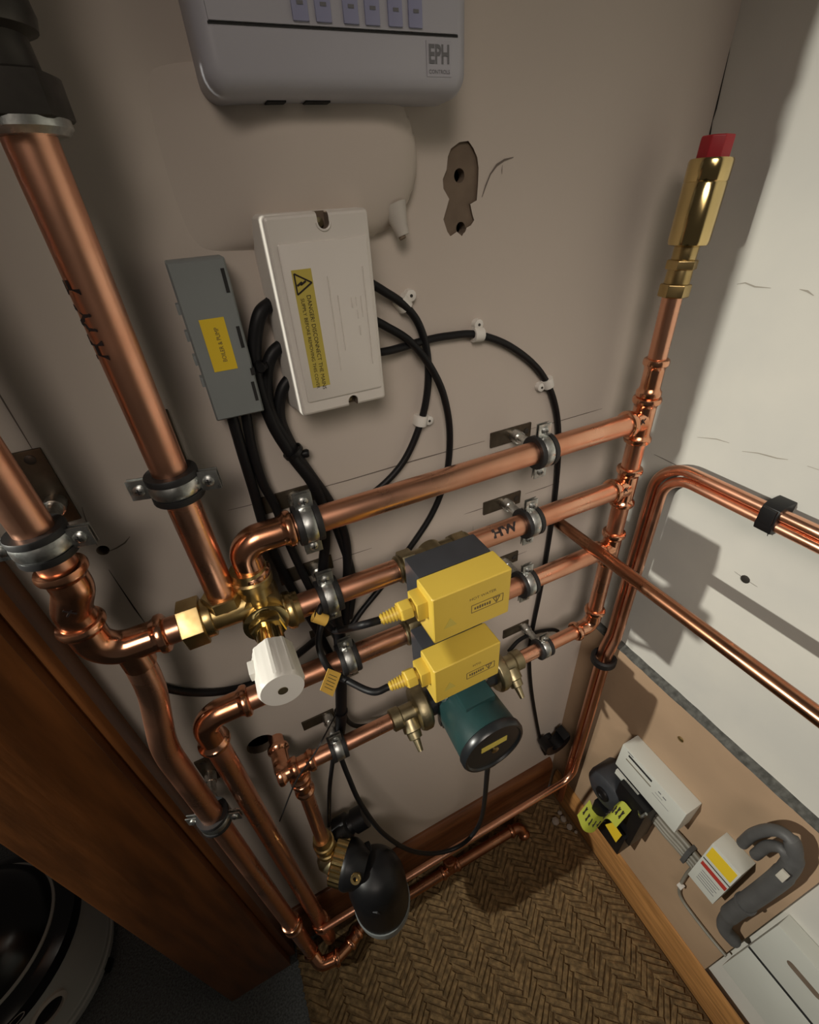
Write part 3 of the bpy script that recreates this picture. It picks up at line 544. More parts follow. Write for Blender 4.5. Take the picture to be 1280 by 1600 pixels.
MB().add(vs_, [(i * n + j, i * n + (j + 1) % n, (i + 1) * n + (j + 1) % n, (i + 1) * n + j) for i in range(len(prof) - 1) for j in range(n)]).build('ribbed_collar', 'brass_bright', t, smooth=25)
MB().lathe(ac, ad, [(0.032, 0.040), (0.036, 0.0415), (0.042, 0.0415), (0.056, 0.036), (0.072, 0.028)], 28).build('neck', 'black_plastic', t)
kx, ky = 0.012, -0.118
MB().lathe((kx, ky, 0.26), (0, 0, 1), [(0, 0.03), (0.004, 0.050), (0.030, 0.055), (0.050, 0.0565), (0.060, 0.0565), (0.060, 0.045)], 40).build('canister', 'grey_plastic', t)
cp = MB().lathe((kx, ky, 0.26), (0, 0, 1), [(0.050, 0.052), (0.052, 0.0545), (0.160, 0.0545), (0.190, 0.050), (0.212, 0.041), (0.224, 0.027), (0.228, 0.0)], 40).build('filter_cap', 'black_plastic', t)
MB().box((kx - 0.005, ky + 0.035, 0.47), (0.030, 0.020, 0.030)).build('cap_lug', 'black_plastic', cp, bevel=0.005)
MB().prism([(-0.014, 0), (0.014, 0), (0.004, 0.022), (-0.004, 0.022)], (kx - 0.018, ky - 0.040, 0.425), (0.75, -0.55, 0), (0, -0.25, 1), 0.004).build('cap_arrow', 'charcoal', cp, bevel=0.001)
MB().lathe((kx - 0.030, ky + 0.002, 0.490), (-0.35, -0.6, 0.7), [(-0.012, 0.010), (0.010, 0.010), (0.012, 0.0085), (0.012, 0.004), (0.008, 0.0035), (0.008, 0)], 18).build('bleed_screw', 'brass', t)
# black hose tail behind the filter
t = thing('drain_cock', (0.0, -0.02, 0.47), 'black plastic drain cock on the wall behind the filter', 'valve')
MB().lathe((-0.0284, -0.0350, 0.4875), (1, -0.1, 0.35), [(-0.004, 0.016), (0.000, 0.024), (0.024, 0.024), (0.028, 0.018), (0.036, 0.017), (0.038, 0.022), (0.062, 0.022), (0.064, 0.014)], 14).build('cock_body', 'black_plastic', t)
MB().lathe((0.0182, -0.0350, 0.4943), (0, -0.2, 1), [(-0.01, 0.012), (0.022, 0.011), (0.024, 0.007)], 12).build('cock_cap', 'black_plastic', t)
# ------------------------------------------------------------------ boxes on the back wall
def rounded_rect(x0, x1, z0, z1, r, n=5):
    out = []
    for cx, cz, a0 in ((x1 - r, z1 - r, 0), (x0 + r, z1 - r, 90), (x0 + r, z0 + r, 180), (x1 - r, z0 + r, 270)):
        for k in range(n + 1): an = math.radians(a0 + 90 * k / n); out.append((cx + r * math.cos(an), cz + r * math.sin(an)))
    return out
def loft(rings, cap=True):
    n = len(rings[0]); vs_ = [p for r in rings for p in r]
    fs = [(i * n + j, i * n + (j + 1) % n, (i + 1) * n + (j + 1) % n, (i + 1) * n + j) for i in range(len(rings) - 1) for j in range(n)]
    if cap: fs += [tuple((len(rings) - 1) * n + j for j in range(n)), tuple(range(n - 1, -1, -1))]
    return MB().add(vs_, fs)
def rbox(x0, x1, z0, z1, stages, r):   # stages: (y, inset)
    return loft([[(a, y, b) for a, b in rounded_rect(x0 + i, x1 - i, z0 + i, z1 - i, max(0.0008, r - i * 0.5))] for y, i in stages])
# white wiring centre
wx0, wx1, wz0, wz1 = 0.0665, 0.1575, 1.305, 1.4675; wy = -0.043
t = thing('wiring_box', ((wx0 + wx1) / 2, 0, wz0), 'white wiring box with a yellow danger strip', 'electrical box')
bd = rbox(wx0, wx1, wz0, wz1, [(0, 0), (-0.010, 0.0005), (-0.014, 0.0022), (wy + 0.004, 0.0035), (wy + 0.001, 0.0048), (wy, 0.0065)], 0.005).build('box_body', 'white_plastic', t, smooth=40)
rbox(wx0 + 0.0105, wx1 - 0.0075, wz0 + 0.016, wz1 - 0.022, [(wy + 0.001, 0), (wy - 0.0012, 0.0004), (wy - 0.0016, 0.001)], 0.002).build('lid_panel', 'white_plastic', bd, smooth=40)
for zz, s_ in ((wz1 - 0.0105, 1), (wz0 + 0.0095, -1)):
    xx = (wx0 + wx1) / 2 + (0.004 if s_ > 0 else 0.008)
    apply_bool(bd, MB().prism([(-0.0046, 0)] + [(0.0046 * math.cos(math.radians(q)), -0.0046 * math.sin(math.radians(q))) for q in range(165, 0, -15)] + [(0.0046, 0), (0.0046, 0.02), (-0.0046, 0.02)] if s_ > 0 else [(-0.0046, 0), (-0.0046, -0.02), (0.0046, -0.02), (0.0046, 0)] + [(0.0046 * math.cos(math.radians(q)), 0.0046 * math.sin(math.radians(q))) for q in range(15, 180, 15)], (xx, wy + 0.012, zz), (1, 0, 0), (0, 0, 1), 0.03))
    MB().tube([(xx + 0.0053 * math.cos(math.radians(q)), wy - 0.0003, zz - s_ * 0.0053 * math.sin(math.radians(q))) for q in range(0, 181, 15)], 0.0009, 8).build('screw_well_rim', 'white_plastic', bd)
    MB().lathe((xx - 0.0008, wy + 0.0115, zz), (0, -1, 0), [(0, 0.0036), (0.0030, 0.0034), (0.0036, 0)], 12).build('box_screw', 'brass_dull', bd)
fy = wy - 0.0018
lx0, lx1, lz0, lz1 = wx0 + 0.0175, wx0 + 0.0335, wz0 + 0.029, wz1 - 0.040
lb = MB().bx(lx0, lx1, fy, fy + 0.0004, lz0, lz1).build('danger_label', 'yellow_dull', bd)
mb = MB(); tl = (lz1 - lz0)
text_flat(mb, 'DANGER! DISCONNECT THE MAINS', 0.0050, ((lx0 + lx1) / 2 + 0.0022, fy - 0.0002, lz0 + tl * 0.385), (0, 0, -1), XA, 0.96)
text_flat(mb, 'SUPPLY BEFORE REMOVING THIS COVER', 0.0042, ((lx0 + lx1) / 2 - 0.0033, fy - 0.0002, lz0 + tl * 0.385), (0, 0, -1), XA, 0.97)
tp = [V((lx0 + lx1) / 2 - 0.0062, fy - 0.0002, lz1 - 0.0025 - 0.015), V((lx0 + lx1) / 2 - 0.0062, fy - 0.0002, lz1 - 0.0025), V((lx0 + lx1) / 2 + 0.0068, fy - 0.0002, lz1 - 0.010)]
for k in range(3): mb.tube([tp[k], tp[(k + 1) % 3]], 0.0006, 6)
cc = (tp[0] + tp[1] + tp[2]) / 3
for a, b in (((0.004, 0.0016), (-0.0004, -0.0008)), ((-0.0004, -0.0008), (0.0008, 0.0012)), ((0.0008, 0.0012), (-0.0034, -0.0012))): mb.tube([cc + V(a[0], 0, a[1]), cc + V(b[0], 0, b[1])], 0.0007, 6)
mb.build('danger_lettering', 'ink', lb)
mb = MB(); ex0, ex1, ez0, ez1 = wx0 + 0.046, wx1 - 0.014, wz0 + 0.040, wz1 - 0.047
for a, b in (((ex0, ez1), (ex0, ez0)), ((ex1, ez1 + 0.004), (ex1, ez0)), ((ex0 + 0.0065, ez1 - 0.015), (ex0 + 0.0065, ez0 + 0.016)), ((ex1 - 0.0045, ez1 - 0.018), (ex1 - 0.0045, ez1 - 0.034)), ((ex1 - 0.009, ez1 - 0.018), (ex1 - 0.009, ez1 - 0.025)), ((ex1 - 0.009, ez1 - 0.028), (ex1 - 0.009, ez1 - 0.035)), ((ex1 - 0.013, ez1 - 0.018), (ex1 - 0.013, ez1 - 0.026)), ((ex1 - 0.0085, ez1 - 0.041), (ex1 - 0.0085, ez1 - 0.049))):
    mb.tube([(a[0], fy, a[1]), (b[0], fy, b[1])], 0.0006, 6)
mb.build('moulded_ridges', 'white_plastic', bd)
# grey junction box
gx0, gx1, gz0, gz1 = -0.0025, 0.0395, 1.3165, 1.4405; gy = -0.028
t = thing('junction_box', ((gx0 + gx1) / 2, 0, gz0), 'grey junction box with a yellow boiler and pump label', 'electrical box')
bd = rbox(gx0, gx1, gz0, gz1, [(0, 0), (gy + 0.002, 0), (gy, 0.0015)], 0.0015).build('box_body', 'grey_plastic', t, smooth=40)
for zz in (gz1 - 0.016, gz1 - 0.058, gz0 + 0.020):
    MB().bx(gx1 - 0.0052, gx1 - 0.0025, gy - 0.0004, gy + 0.001, zz - 0.0085, zz + 0.0085).build('latch_slot', 'slot_dark', bd)
MB().bx(gx1 - 0.003, gx1 + 0.0006, gy - 0.0006, gy + 0.006, gz0 + 0.034, gz0 + 0.040).build('latch_slot', 'slot_dark', bd)
for zz in (gz1 - 0.032, gz1 - 0.052, gz1 - 0.071, gz1 - 0.089): MB().bx(gx0 - 0.0022, gx0 + 0.001, gy + 0.002, gy + 0.012, zz - 0.004, zz + 0.004).build('side_tab', 'grey_plastic', bd, bevel=0.0008)
yl = MB().bx(gx0 + 0.0105, gx0 + 0.0295, gy - 0.0004, gy, gz0 + 0.042, gz0 + 0.083).build('name_label', 'yellow_label', bd)
text_flat(MB(), 'BOILER & PUMP', 0.0048, (gx0 + 0.0215, gy - 0.0006, gz0 + 0.0625), (0, 0, 1), (-1, 0, 0), 0.82).build('label_lettering', 'ink_soft', yl)
# programmer at the top
t = thing('heating_programmer', (0.15, 0, 1.53), 'white heating programmer at the top with EPH badge and a row of switches', 'programmer')
hx0, hx1, hz0, hz1 = 0.0535, 0.2445, 1.528, 1.64; hy = -0.046
bd = rbox(hx0, hx1, hz0, hz1, [(0, 0.004), (-0.010, 0), (-0.034, 0.0005), (-0.042, 0.003), (hy, 0.010)], 0.012).build('programmer_case', 'prog_plastic', t, smooth=50)
MB().bx(hx0 + 0.009, hx1 - 0.011, hy - 0.0006, hy + 0.001, hz0 + 0.0318, hz0 + 0.0328).build('cover_gap', 'slot_dark', bd)
MB().bx(hx0 + 0.0095, hx1 - 0.0115, hy - 0.0016, hy + 0.001, hz0 + 0.0330, hz1 - 0.01).build('upper_cover', 'prog_plastic', bd, bevel=0.0006)
for k in range(6):
    x = hx0 + 0.0605 + k * 0.0150 + (0.0035 if k > 1 else 0) + (0.0015 if k > 3 else 0)
    sw = MB().bx(x, x + 0.0105, hy - 0.0030, hy - 0.001, hz0 + 0.0345, hz0 + 0.064).build('switch', 'prog_blue', bd, bevel=0.001)
    MB().bx(x + 0.0035, x + 0.0075, hy - 0.0033, hy - 0.002, hz0 + 0.0415, hz0 + 0.0432).build('switch_mark', 'ink_grey', sw)
bg = MB().bx(hx1 - 0.0365, hx1 - 0.0165, hy - 0.0004, hy + 0.001, hz0 + 0.0110, hz0 + 0.0295).build('badge_plate', 'prog_plastic', bd)
text_flat(MB(), 'EPH', 0.0135, (hx1 - 0.0265, hy - 0.0007, hz0 + 0.0222), XA, ZX, 0.74, 0.0004).build('badge_lettering', 'ink_grey', bg)
text_flat(MB(), 'CONTROLS', 0.0030, (hx1 - 0.0265, hy - 0.0007, hz0 + 0.0135), XA, ZX, 1.1).build('badge_small_lettering', 'ink_grey', bg)
MB().bx(0.093, 0.106, -0.030, -0.012, hz0 - 0.0006, hz0 + 0.002).build('vent_slot', 'slot_dark', bd)
MB().bx(0.120, 0.138, -0.030, -0.012, hz0 - 0.0006, hz0 + 0.002).build('vent_slot', 'slot_dark', bd)
# cream rounded duct behind
t = thing('rounded_duct', (0.1, 0, 1.46), 'cream rounded duct end bulging from the wall below the programmer', 'duct')
nx_, nz_ = 60, 40; vs_ = []
def sm(t): t = max(0.0, min(1.0, t)); return t * t * (3 - 2 * t)
for i in range(nx_ + 1):
    for k in range(nz_ + 1):
        x = -0.04 + 0.260 * i / nx_; z = 1.430 + 0.135 * k / nz_
        dx = max(0.0, x - 0.163); dz = z - 1.497; d = math.hypot(dx, dz) if dx > 0 else abs(dz)
        prof = math.sqrt(max(0.0, 1 - (d / 0.055) ** 2)) if d < 0.055 else 0.0
        vs_.append((x, 0.002 - 0.027 * prof ** 0.8 * sm((x - 0.0) / 0.11), z))
fs = [(i * (nz_ + 1) + k, (i + 1) * (nz_ + 1) + k, (i + 1) * (nz_ + 1) + k + 1, i * (nz_ + 1) + k + 1) for i in range(nx_) for k in range(nz_)]
MB().add(vs_, fs).build('duct_shell', 'back_plaster', t, smooth=180)
MB().lathe((0.1928, -0.0120, 1.4525), (0.25, -0.25, -1), [(-0.012, 0.012), (0.004, 0.007), (0.012, 0.0055), (0.0125, 0.0)], 16).build('duct_spout', 'cream_plastic', t)
MB().lathe((0.1943, -0.0160, 1.4399), (0.25, -0.4, -1), [(-0.002, 0.0032), (0.0012, 0.0030), (0.0012, 0)], 10).build('spout_end', 'bare_plaster', t)

# ------------------------------------------------------------------ cables
RC = 0.0040
def cable(pts, label, r=RC, m='cable', name='power_cable', n=8, group='black power cables'):
    P_ = crom(pts, n); mb = MB().tube(P_, r, 12)
    return tag(mb.build(name, m, loc=P_[0]), label, 'cable', group)
c1 = cable([(0.1588, -0.0120, 1.4083), (0.1737, -0.0120, 1.3985), (0.1946, -0.0100, 1.3833), (0.2100, -0.0090, 1.3626), (0.2185, -0.0080, 1.3310), (0.2168, -0.0080, 1.2931), (0.2055, -0.0070, 1.2536), (0.1812, -0.0070, 1.2132), (0.1453, -0.0070, 1.1865), (0.1067, -0.0090, 1.1762), (0.0801, -0.0140, 1.1678), (0.0689, -0.0180, 1.1419)], 'black cable looping from the wiring box top, through two white clips')
c2 = cable([(0.1581, -0.0120, 1.3766), (0.1725, -0.0120, 1.3676), (0.1959, -0.0140, 1.3503), (0.2170, -0.0160, 1.3218), (0.2343, -0.0140, 1.2838), (0.2433, -0.0100, 1.2330), (0.2380, -0.0080, 1.1759), (0.2148, -0.0080, 1.1245), (0.1715, -0.0080, 1.0732), (0.1369, -0.0100, 1.0390), (0.0976, -0.0180, 1.0129), (0.0740, -0.0250, 0.9945)], 'black cable looping from the wiring box middle behind two horizontal pipes')
c3 = cable([(0.1543, -0.0120, 1.3451), (0.1764, -0.0120, 1.3444), (0.2142, -0.0060, 1.3457), (0.2448, -0.0060, 1.3460), (0.2825, -0.0060, 1.3413), (0.3293, -0.0060, 1.3198), (0.3756, -0.0060, 1.2819), (0.4064, -0.0060, 1.2308), (0.4222, -0.0060, 1.1653), (0.4290, -0.0060, 1.0760), (0.4292, -0.0060, 0.9873), (0.4265, -0.0060, 0.8861), (0.4205, -0.0060, 0.7789), (0.4217, -0.0070, 0.6923), (0.4460, -0.0080, 0.5430), (0.4970, -0.0100, 0.3125), (0.5222, -0.0100, 0.2320)], 'black cable arching right from the wiring box and dropping down the wall')
b1 = cable([(0.0697, -0.0080, 1.4012), (0.0571, -0.0140, 1.3946), (0.0474, -0.0140, 1.3735), (0.0423, -0.0140, 1.3493), (0.0425, -0.0140, 1.3224), (0.0462, -0.0140, 1.2924), (0.0566, -0.0140, 1.2579), (0.0701, -0.0140, 1.2229), (0.0752, -0.0180, 1.1899), (0.0694, -0.0200, 1.1479), (0.0586, -0.0220, 1.1042), (0.0536, -0.0250, 1.0486)], 'black cable rising highest between the grey box and the white box', 0.0060)
b2 = cable([(0.0745, -0.0080, 1.3679), (0.0589, -0.0120, 1.3595), (0.0492, -0.0120, 1.3387), (0.0462, -0.0120, 1.3114), (0.0546, -0.0120, 1.2770), (0.0684, -0.0100, 1.2373), (0.0853, -0.0100, 1.1905), (0.0952, -0.0100, 1.1405), (0.0914, -0.0120, 1.0922), (0.0785, -0.0200, 1.0429), (0.0716, -0.0250, 1.0086)], 'black cable emerging from behind the wiring box at mid height', 0.0058)
b3 = cable([(0.0753, -0.0080, 1.3385), (0.0609, -0.0100, 1.3253), (0.0537, -0.0100, 1.2992), (0.0596, -0.0080, 1.2654), (0.0706, -0.0080, 1.2278), (0.0828, -0.0080, 1.1858), (0.0903, -0.0080, 1.1362), (0.0951, -0.0100, 1.0835), (0.0892, -0.0160, 1.0458), (0.0780, -0.0220, 1.0146)], 'black cable emerging lowest from behind the wiring box left edge', 0.0055)
g1 = cable([(0.0114, -0.0120, 1.3145), (0.0106, -0.0120, 1.2771), (0.0103, -0.0120, 1.2332), (0.0093, -0.0120, 1.1842), (0.0126, -0.0120, 1.1320), (0.0221, -0.0140, 1.0716), (0.0330, -0.0200, 1.0212), (0.0420, -0.0250, 0.9668)], 'left of two black cables leaving the grey junction box', 0.0052)
g2 = cable([(0.0240, -0.0120, 1.3134), (0.0206, -0.0120, 1.2778), (0.0211, -0.0120, 1.2374), (0.0271, -0.0120, 1.2033), (0.0300, -0.0140, 1.1549), (0.0379, -0.0180, 1.0947), (0.0476, -0.0250, 1.0340)], 'right of two black cables leaving the grey junction box', 0.0048)
m1 = cable([(0.0594, -0.0280, 1.0483), (0.0598, -0.0300, 1.0013), (0.0519, -0.0340, 0.9432), (0.0411, -0.0340, 0.8749), (0.0328, -0.0330, 0.8208), (0.0236, -0.0330, 0.7828), (0.0148, -0.0330, 0.7417)], 'thick black cable bundle hanging down to the lower left pipe clip', 0.0085)
pcab = cable([(px_ + 0.001, YP - 0.096, ZD - 0.060), (px_ + 0.001, YP - 0.096, ZD - 0.090), (0.2465, -0.1150, 0.4035), (0.2132, -0.1100, 0.3182), (0.1581, -0.1000, 0.3061), (0.0977, -0.0900, 0.3694), (0.0495, -0.0850, 0.5052), (0.0257, -0.0700, 0.6187), (0.0191, -0.0500, 0.6846), (0.0172, -0.0340, 0.7312), (0.0209, -0.0330, 0.7660)], 'black pump cable sagging in a loop from the pump to the left clip', 0.0043)
d1 = cable([(0.0153, -0.0320, 0.7692), (0.0028, -0.0360, 0.7276), (-0.0163, -0.0400, 0.6556), (-0.0375, -0.0400, 0.5399)], 'short black cable dropping from the lower left clip to the drain cock', 0.0036)
a1 = cable([E1_, V(E1_) + V(-0.02, 0.004, -0.001), (0.0504, -0.0750, 1.0595), (0.0407, -0.0750, 1.0791), (0.0345, -0.0780, 1.0949), (0.0438, -0.0700, 1.1009), (0.0554, -0.0500, 1.0655)], 'black cable from the upper yellow valve head', 0.0042)
a2 = cable([E2_, V(E2_) + V(-0.02, 0.004, -0.001), (0.0460, -0.0900, 0.9865), (0.0336, -0.0850, 1.0014), (0.0281, -0.0750, 1.0178), (0.0289, -0.0600, 1.0329), (0.0392, -0.0500, 1.0516), (0.0521, -0.0400, 1.0520)], 'black cable from the lower yellow valve head', 0.0042)
l1 = cable([(0.0348, -0.0300, 1.0093), (0.0115, -0.0200, 0.9865), (-0.0176, -0.0100, 0.9620), (-0.0597, -0.0060, 0.9456), (-0.0994, -0.0060, 0.9534), (-0.1325, -0.0060, 0.9743), (-0.1565, -0.0060, 1.0021), (-0.1731, -0.0060, 1.0336)], 'black cable running left behind the white knob along the wall', 0.0048)
e1 = cable([(0.0381, -0.0350, 0.8456), (0.0438, -0.0280, 0.7990), (0.0596, -0.0220, 0.7638), (0.0907, -0.0180, 0.7420), (0.1153, -0.0140, 0.7321)], 'short black cable stub curving right behind the lowest left pipe', 0.0036)
lp = cable([(0.3478, -0.0300, 0.7878), (0.3773, -0.0220, 0.7936), (0.4211, -0.0160, 0.7835), (0.4618, -0.0140, 0.7657), (0.4819, -0.0120, 0.7485)], 'short black cable arc beside the pump right clip', 0.0036)
# cable ties and their stubs
def tie(p, axis, r, label, stub=None, tail=None):
    t = thing('cable_tie', p, label, 'cable tie', 'black cable ties')
    MB().lathe(p, axis, [(-0.0022, r), (0.0022, r), (0.0022, r + 0.0014), (-0.0022, r + 0.0014)], 20, closed=True).build('tie_strap', 'black_plastic', t)
    if stub: MB().lathe(stub[0], stub[1], [(-0.004, 0.0042), (0.004, 0.0046), (0.006, 0.0036), (0.006, 0)], 12).build('tie_head', 'black_plastic', t)
    if tail: MB().tube(crom(tail, 6), 0.0011, 6).build('tie_tail', 'black_plastic', t)
tie((0.0440, -0.0160, 1.3530), (0.15, 0, -1), 0.0085, 'black cable tie between the grey box and the bundle', ((0.0454, -0.0240, 1.3552), (0, -1, 0)))
tie((0.0582, -0.0120, 1.2632), (0.5, 0, -1), 0.0095, 'black cable tie with a round stub on the bundle above the pipes', ((0.0682, -0.0100, 1.2573), (1, -0.3, 0)))
tie((0.0359, -0.0340, 0.8424), (0, 0, -1), 0.0088, 'black cable tie with a long thin tail by the lower left clip', None, [(0.0260, -0.0400, 0.8488), (0.0037, -0.0720, 0.8664), (-0.0187, -0.0850, 0.8543), (-0.0518, -0.0900, 0.8212), (-0.0931, -0.0850, 0.7334)])
# white cable clips
def cclip(c, axis, label):
    c = V(c); a = V(axis).normalized(); s_ = V(0, -1, 0).cross(a).normalized()
    t = thing('cable_clip', (c.x, 0, c.z), label, 'cable clip', 'white cable clips')
    mb = MB(); poly = []
    for k in range(9): an = math.pi * k / 8; poly.append((0.0075 * math.cos(an), 0.0070 * math.sin(an) + 0.006))
    poly = [(0.0075, 0)] + poly + [(-0.0075, 0)]
    mb.prism(poly, c - V(0, c.y, 0) - a * 0.006, s_, (0, -1, 0), 0.012 if s_.cross(V(0, -1, 0)).dot(a) > 0 else -0.012).build('clip_hoop', 'clip_white', t, bevel=0.0008)
    ps = c - V(0, c.y, 0) + s_ * 0.0105
    pd_ = MB().lathe(ps, (0, -1, 0), [(0, 0.0058), (0.007, 0.0054), (0.0075, 0.0044), (0.0075, 0)], 12).build('nail_pad', 'clip_white', t)
    MB().lathe(ps + V(0, -0.0076, 0), (0, -1, 0), [(0, 0.0016), (0.0008, 0.0013), (0.0008, 0)], 8).build('nail', 'dark_metal', pd_)
cclip((0.1952, -0.0060, 1.3845), (0.5, 0, -0.75), 'white cable clip nearest the top right of the wiring box')
cclip((0.2080, -0.0060, 1.2590), (-0.25, 0, -1), 'white cable clip below the right side of the wiring box')
cclip((0.2825, -0.0060, 1.3413), (1, 0, -0.05), 'white cable clip at the top of the arching cable')
cclip((0.3887, -0.0060, 1.2663), (-0.4, 0, 1), 'white cable clip on the right shoulder of the arching cable')
# yellow tags
t = thing('cable_tag', (0.0359, -0.0800, 1.0940), 'yellow tag wrapped on the cable of the upper valve head', 'tag', 'yellow cable tags')
MB().lathe((0.0358, -0.0790, 1.0920), (0.6, -0.2, -0.5), [(-0.008, 0.0062), (0.008, 0.0062), (0.008, 0.0066), (-0.008, 0.0066)], 14, closed=True).build('tag_wrap', 'tag_orange', t)
t = thing('cable_tag', (0.0335, -0.0900, 1.0102), 'yellow tag hanging as a flag from the lower valve head cable', 'tag', 'yellow cable tags')
q = [(0.0294, -0.0920, 1.0227), (0.0424, -0.0920, 1.0043), (0.0256, -0.0950, 0.9731), (0.0134, -0.0950, 0.9951)]
vs_ = [V(p) for p in q] + [V(p) + V(0, -0.0006, 0) for p in q]
fl = MB().add(vs_, [(0, 1, 2, 3), (4, 5, 6, 7), (0, 1, 5, 4), (1, 2, 6, 5), (2, 3, 7, 6), (3, 0, 4, 7)]).build('tag_flag', 'tag_orange', t)
mb = MB()
for k in range(5):
    f0 = 0.2 + 0.14 * k; A = V(q[0]).lerp(V(q[3]), f0); Bq = V(q[1]).lerp(V(q[2]), f0); mb.tube([A.lerp(Bq, 0.2) + V(0, -0.0007, 0), A.lerp(Bq, 0.8) + V(0, -0.0007, 0)], 0.0004, 5)
mb.build('tag_print', 'ink_soft', fl)
# ------------------------------------------------------------------ things on the tan board, lower right
XB = XR - 0.013
t = thing('phone_socket_box', (XB, -0.25, 0.46), 'white slotted telephone box on the tan board', 'socket box')
fx = 0.532
bd = MB().bx(fx, XB, -0.318, -0.178, 0.479, 0.557).build('socket_case', 'box_white', t, bevel=0.002)
MB().bx(fx - 0.0004, fx + 0.001, -0.250, -0.196, 0.541, 0.547).build('slot', 'slot_dark', bd)
MB().bx(fx - 0.0010, fx + 0.001, -0.252, -0.194, 0.527, 0.530).build('ridge', 'cable_grey', bd)
MB().bx(fx - 0.0004, fx + 0.001, -0.205, -0.192, 0.551, 0.553).build('slot', 'ink_grey', bd)
mb = MB()
for k, (y0, y1, z) in enumerate(((-0.272, -0.266, 0.536), (-0.283, -0.276, 0.535), (-0.278, -0.262, 0.526), (-0.294, -0.258, 0.516))): mb.bx(fx - 0.0003, fx, y0, y1, z, z + (0.003 if k < 2 else 0.0008))
mb.build('printed_text', 'ink_grey', bd)
# black device with lime warning label
t = thing('black_meter_unit', (0.54, -0.22, 0.28), 'black meter unit with a round housing low on the board', 'meter')
MB().bx(0.518, XB, -0.272, -0.205, 0.310, 0.470).build('meter_body', 'black_plastic', t, bevel=0.004)
MB().bx(0.512, XB, -0.262, -0.175, 0.245, 0.330).build('meter_foot', 'black_plastic', t, bevel=0.003)
rd = MB().lathe((XB, -0.185, 0.385), (-1, 0, 0), [(0, 0.047), (0.045, 0.047), (0.055, 0.044), (0.060, 0.036), (0.062, 0.0)], 28).build('round_housing', 'charcoal', t)
MB().lathe((0.509, -0.188, 0.388), (-1, 0, 0), [(0, 0.016), (0.004, 0.015), (0.004, 0.009), (0.002, 0.008), (0.002, 0)], 18).build('housing_boss', 'black_plastic', rd)
MB().bx(0.530, 0.5345, -0.240, -0.185, 0.455, 0.470).build('white_strip', 'box_white', t)
MB().tube(crom([(0.52, -0.258, 0.45), (0.51, -0.268, 0.46), (0.515, -0.272, 0.475)], 6), 0.003, 8).build('seal_wire', 'zinc', t)
# wavy lime label hanging on the unit
lab = thing('warning_label', (0.50, -0.2, 0.33), 'lime yellow wavy warning label hanging on the black meter unit', 'label')
pts = [(0.5030, -0.1632, 0.2725), (0.4980, -0.1909, 0.2634), (0.4920, -0.2151, 0.3189), (0.4960, -0.2193, 0.3753), (0.5000, -0.2278, 0.4085), (0.5030, -0.2470, 0.4070)]
P_ = crom(pts, 5); vs_ = []
for p in P_: vs_ += [p + V(0.014, 0, 0.026), p + V(-0.014, 0, -0.024), p + V(-0.0148, 0, -0.0235), p + V(0.0132, 0, 0.0265)]
fs = [(k * 4 + a, k * 4 + (a + 1) % 4, (k + 1) * 4 + (a + 1) % 4, (k + 1) * 4 + a) for k in range(len(P_) - 1) for a in range(4)] + [(0, 1, 2, 3)]
lb = MB().add(vs_, fs).build('label_strip', 'tag_lime', lab, smooth=60)
mb = MB()
for k in range(1, len(P_) - 2, 2):
    a, b = P_[k] + V(0.0045, 0, 0.013), P_[k].lerp(P_[k + 1], 0.5) + V(-0.0055, 0, -0.005); mb.tube([a, b], 0.0012, 5); mb.tube([a + V(0, -0.003, -0.002), b + V(0, 0.002, 0.004)], 0.0010, 5)
mb.build('label_print', 'ink', lb)
pq = [(0.5050, -0.2187, 0.3116), (0.5050, -0.2308, 0.3504), (0.5050, -0.2559, 0.3472), (0.5050, -0.2522, 0.3007)]
MB().add([V(p) for p in pq] + [V(p) + V(-0.001, 0, 0) for p in pq], [(0, 1, 2, 3), (4, 5, 6, 7), (0, 1, 5, 4), (1, 2, 6, 5), (2, 3, 7, 6), (3, 0, 4, 7)]).build('yellow_flap', 'yellow_label', lab)
t = thing('yellow_plug', (0.5500, -0.1552, 0.3652), 'small yellow plastic plug above the black meter unit', 'plug')
MB().lathe((0.5350, -0.1575, 0.3787), (-0.3, 0.1, 1), [(-0.012, 0.010), (0.006, 0.010), (0.012, 0.006), (0.016, 0.003), (0.016, 0)], 12).build('plug_body', 'yellow_label', t)
# grey cables between the units
for k, (z, x) in enumerate(((0.415, 0.563), (0.403, 0.562), (0.391, 0.563), (0.428, 0.565))):
    cable([(x, -0.262, z), (x, -0.30, z - 0.002), (x, -0.33, z + 0.001), (x, -0.372, z - 0.001)], ('uppermost', 'second', 'third', 'lowest')[(1, 2, 3, 0)[k]] + ' of the grey cables running from the meter to the fuse box', 0.0052, 'cable_grey', 'grey_cable', group='grey meter cables')
MB_s = thing('cable_saddle', (0.566, -0.345, 0.40), 'dark saddle strapping the grey meter cables', 'strap')
MB().bx(0.554, XB, -0.349, -0.341, 0.384, 0.436).build('saddle_strap', 'conduit_grey', MB_s, bevel=0.001)
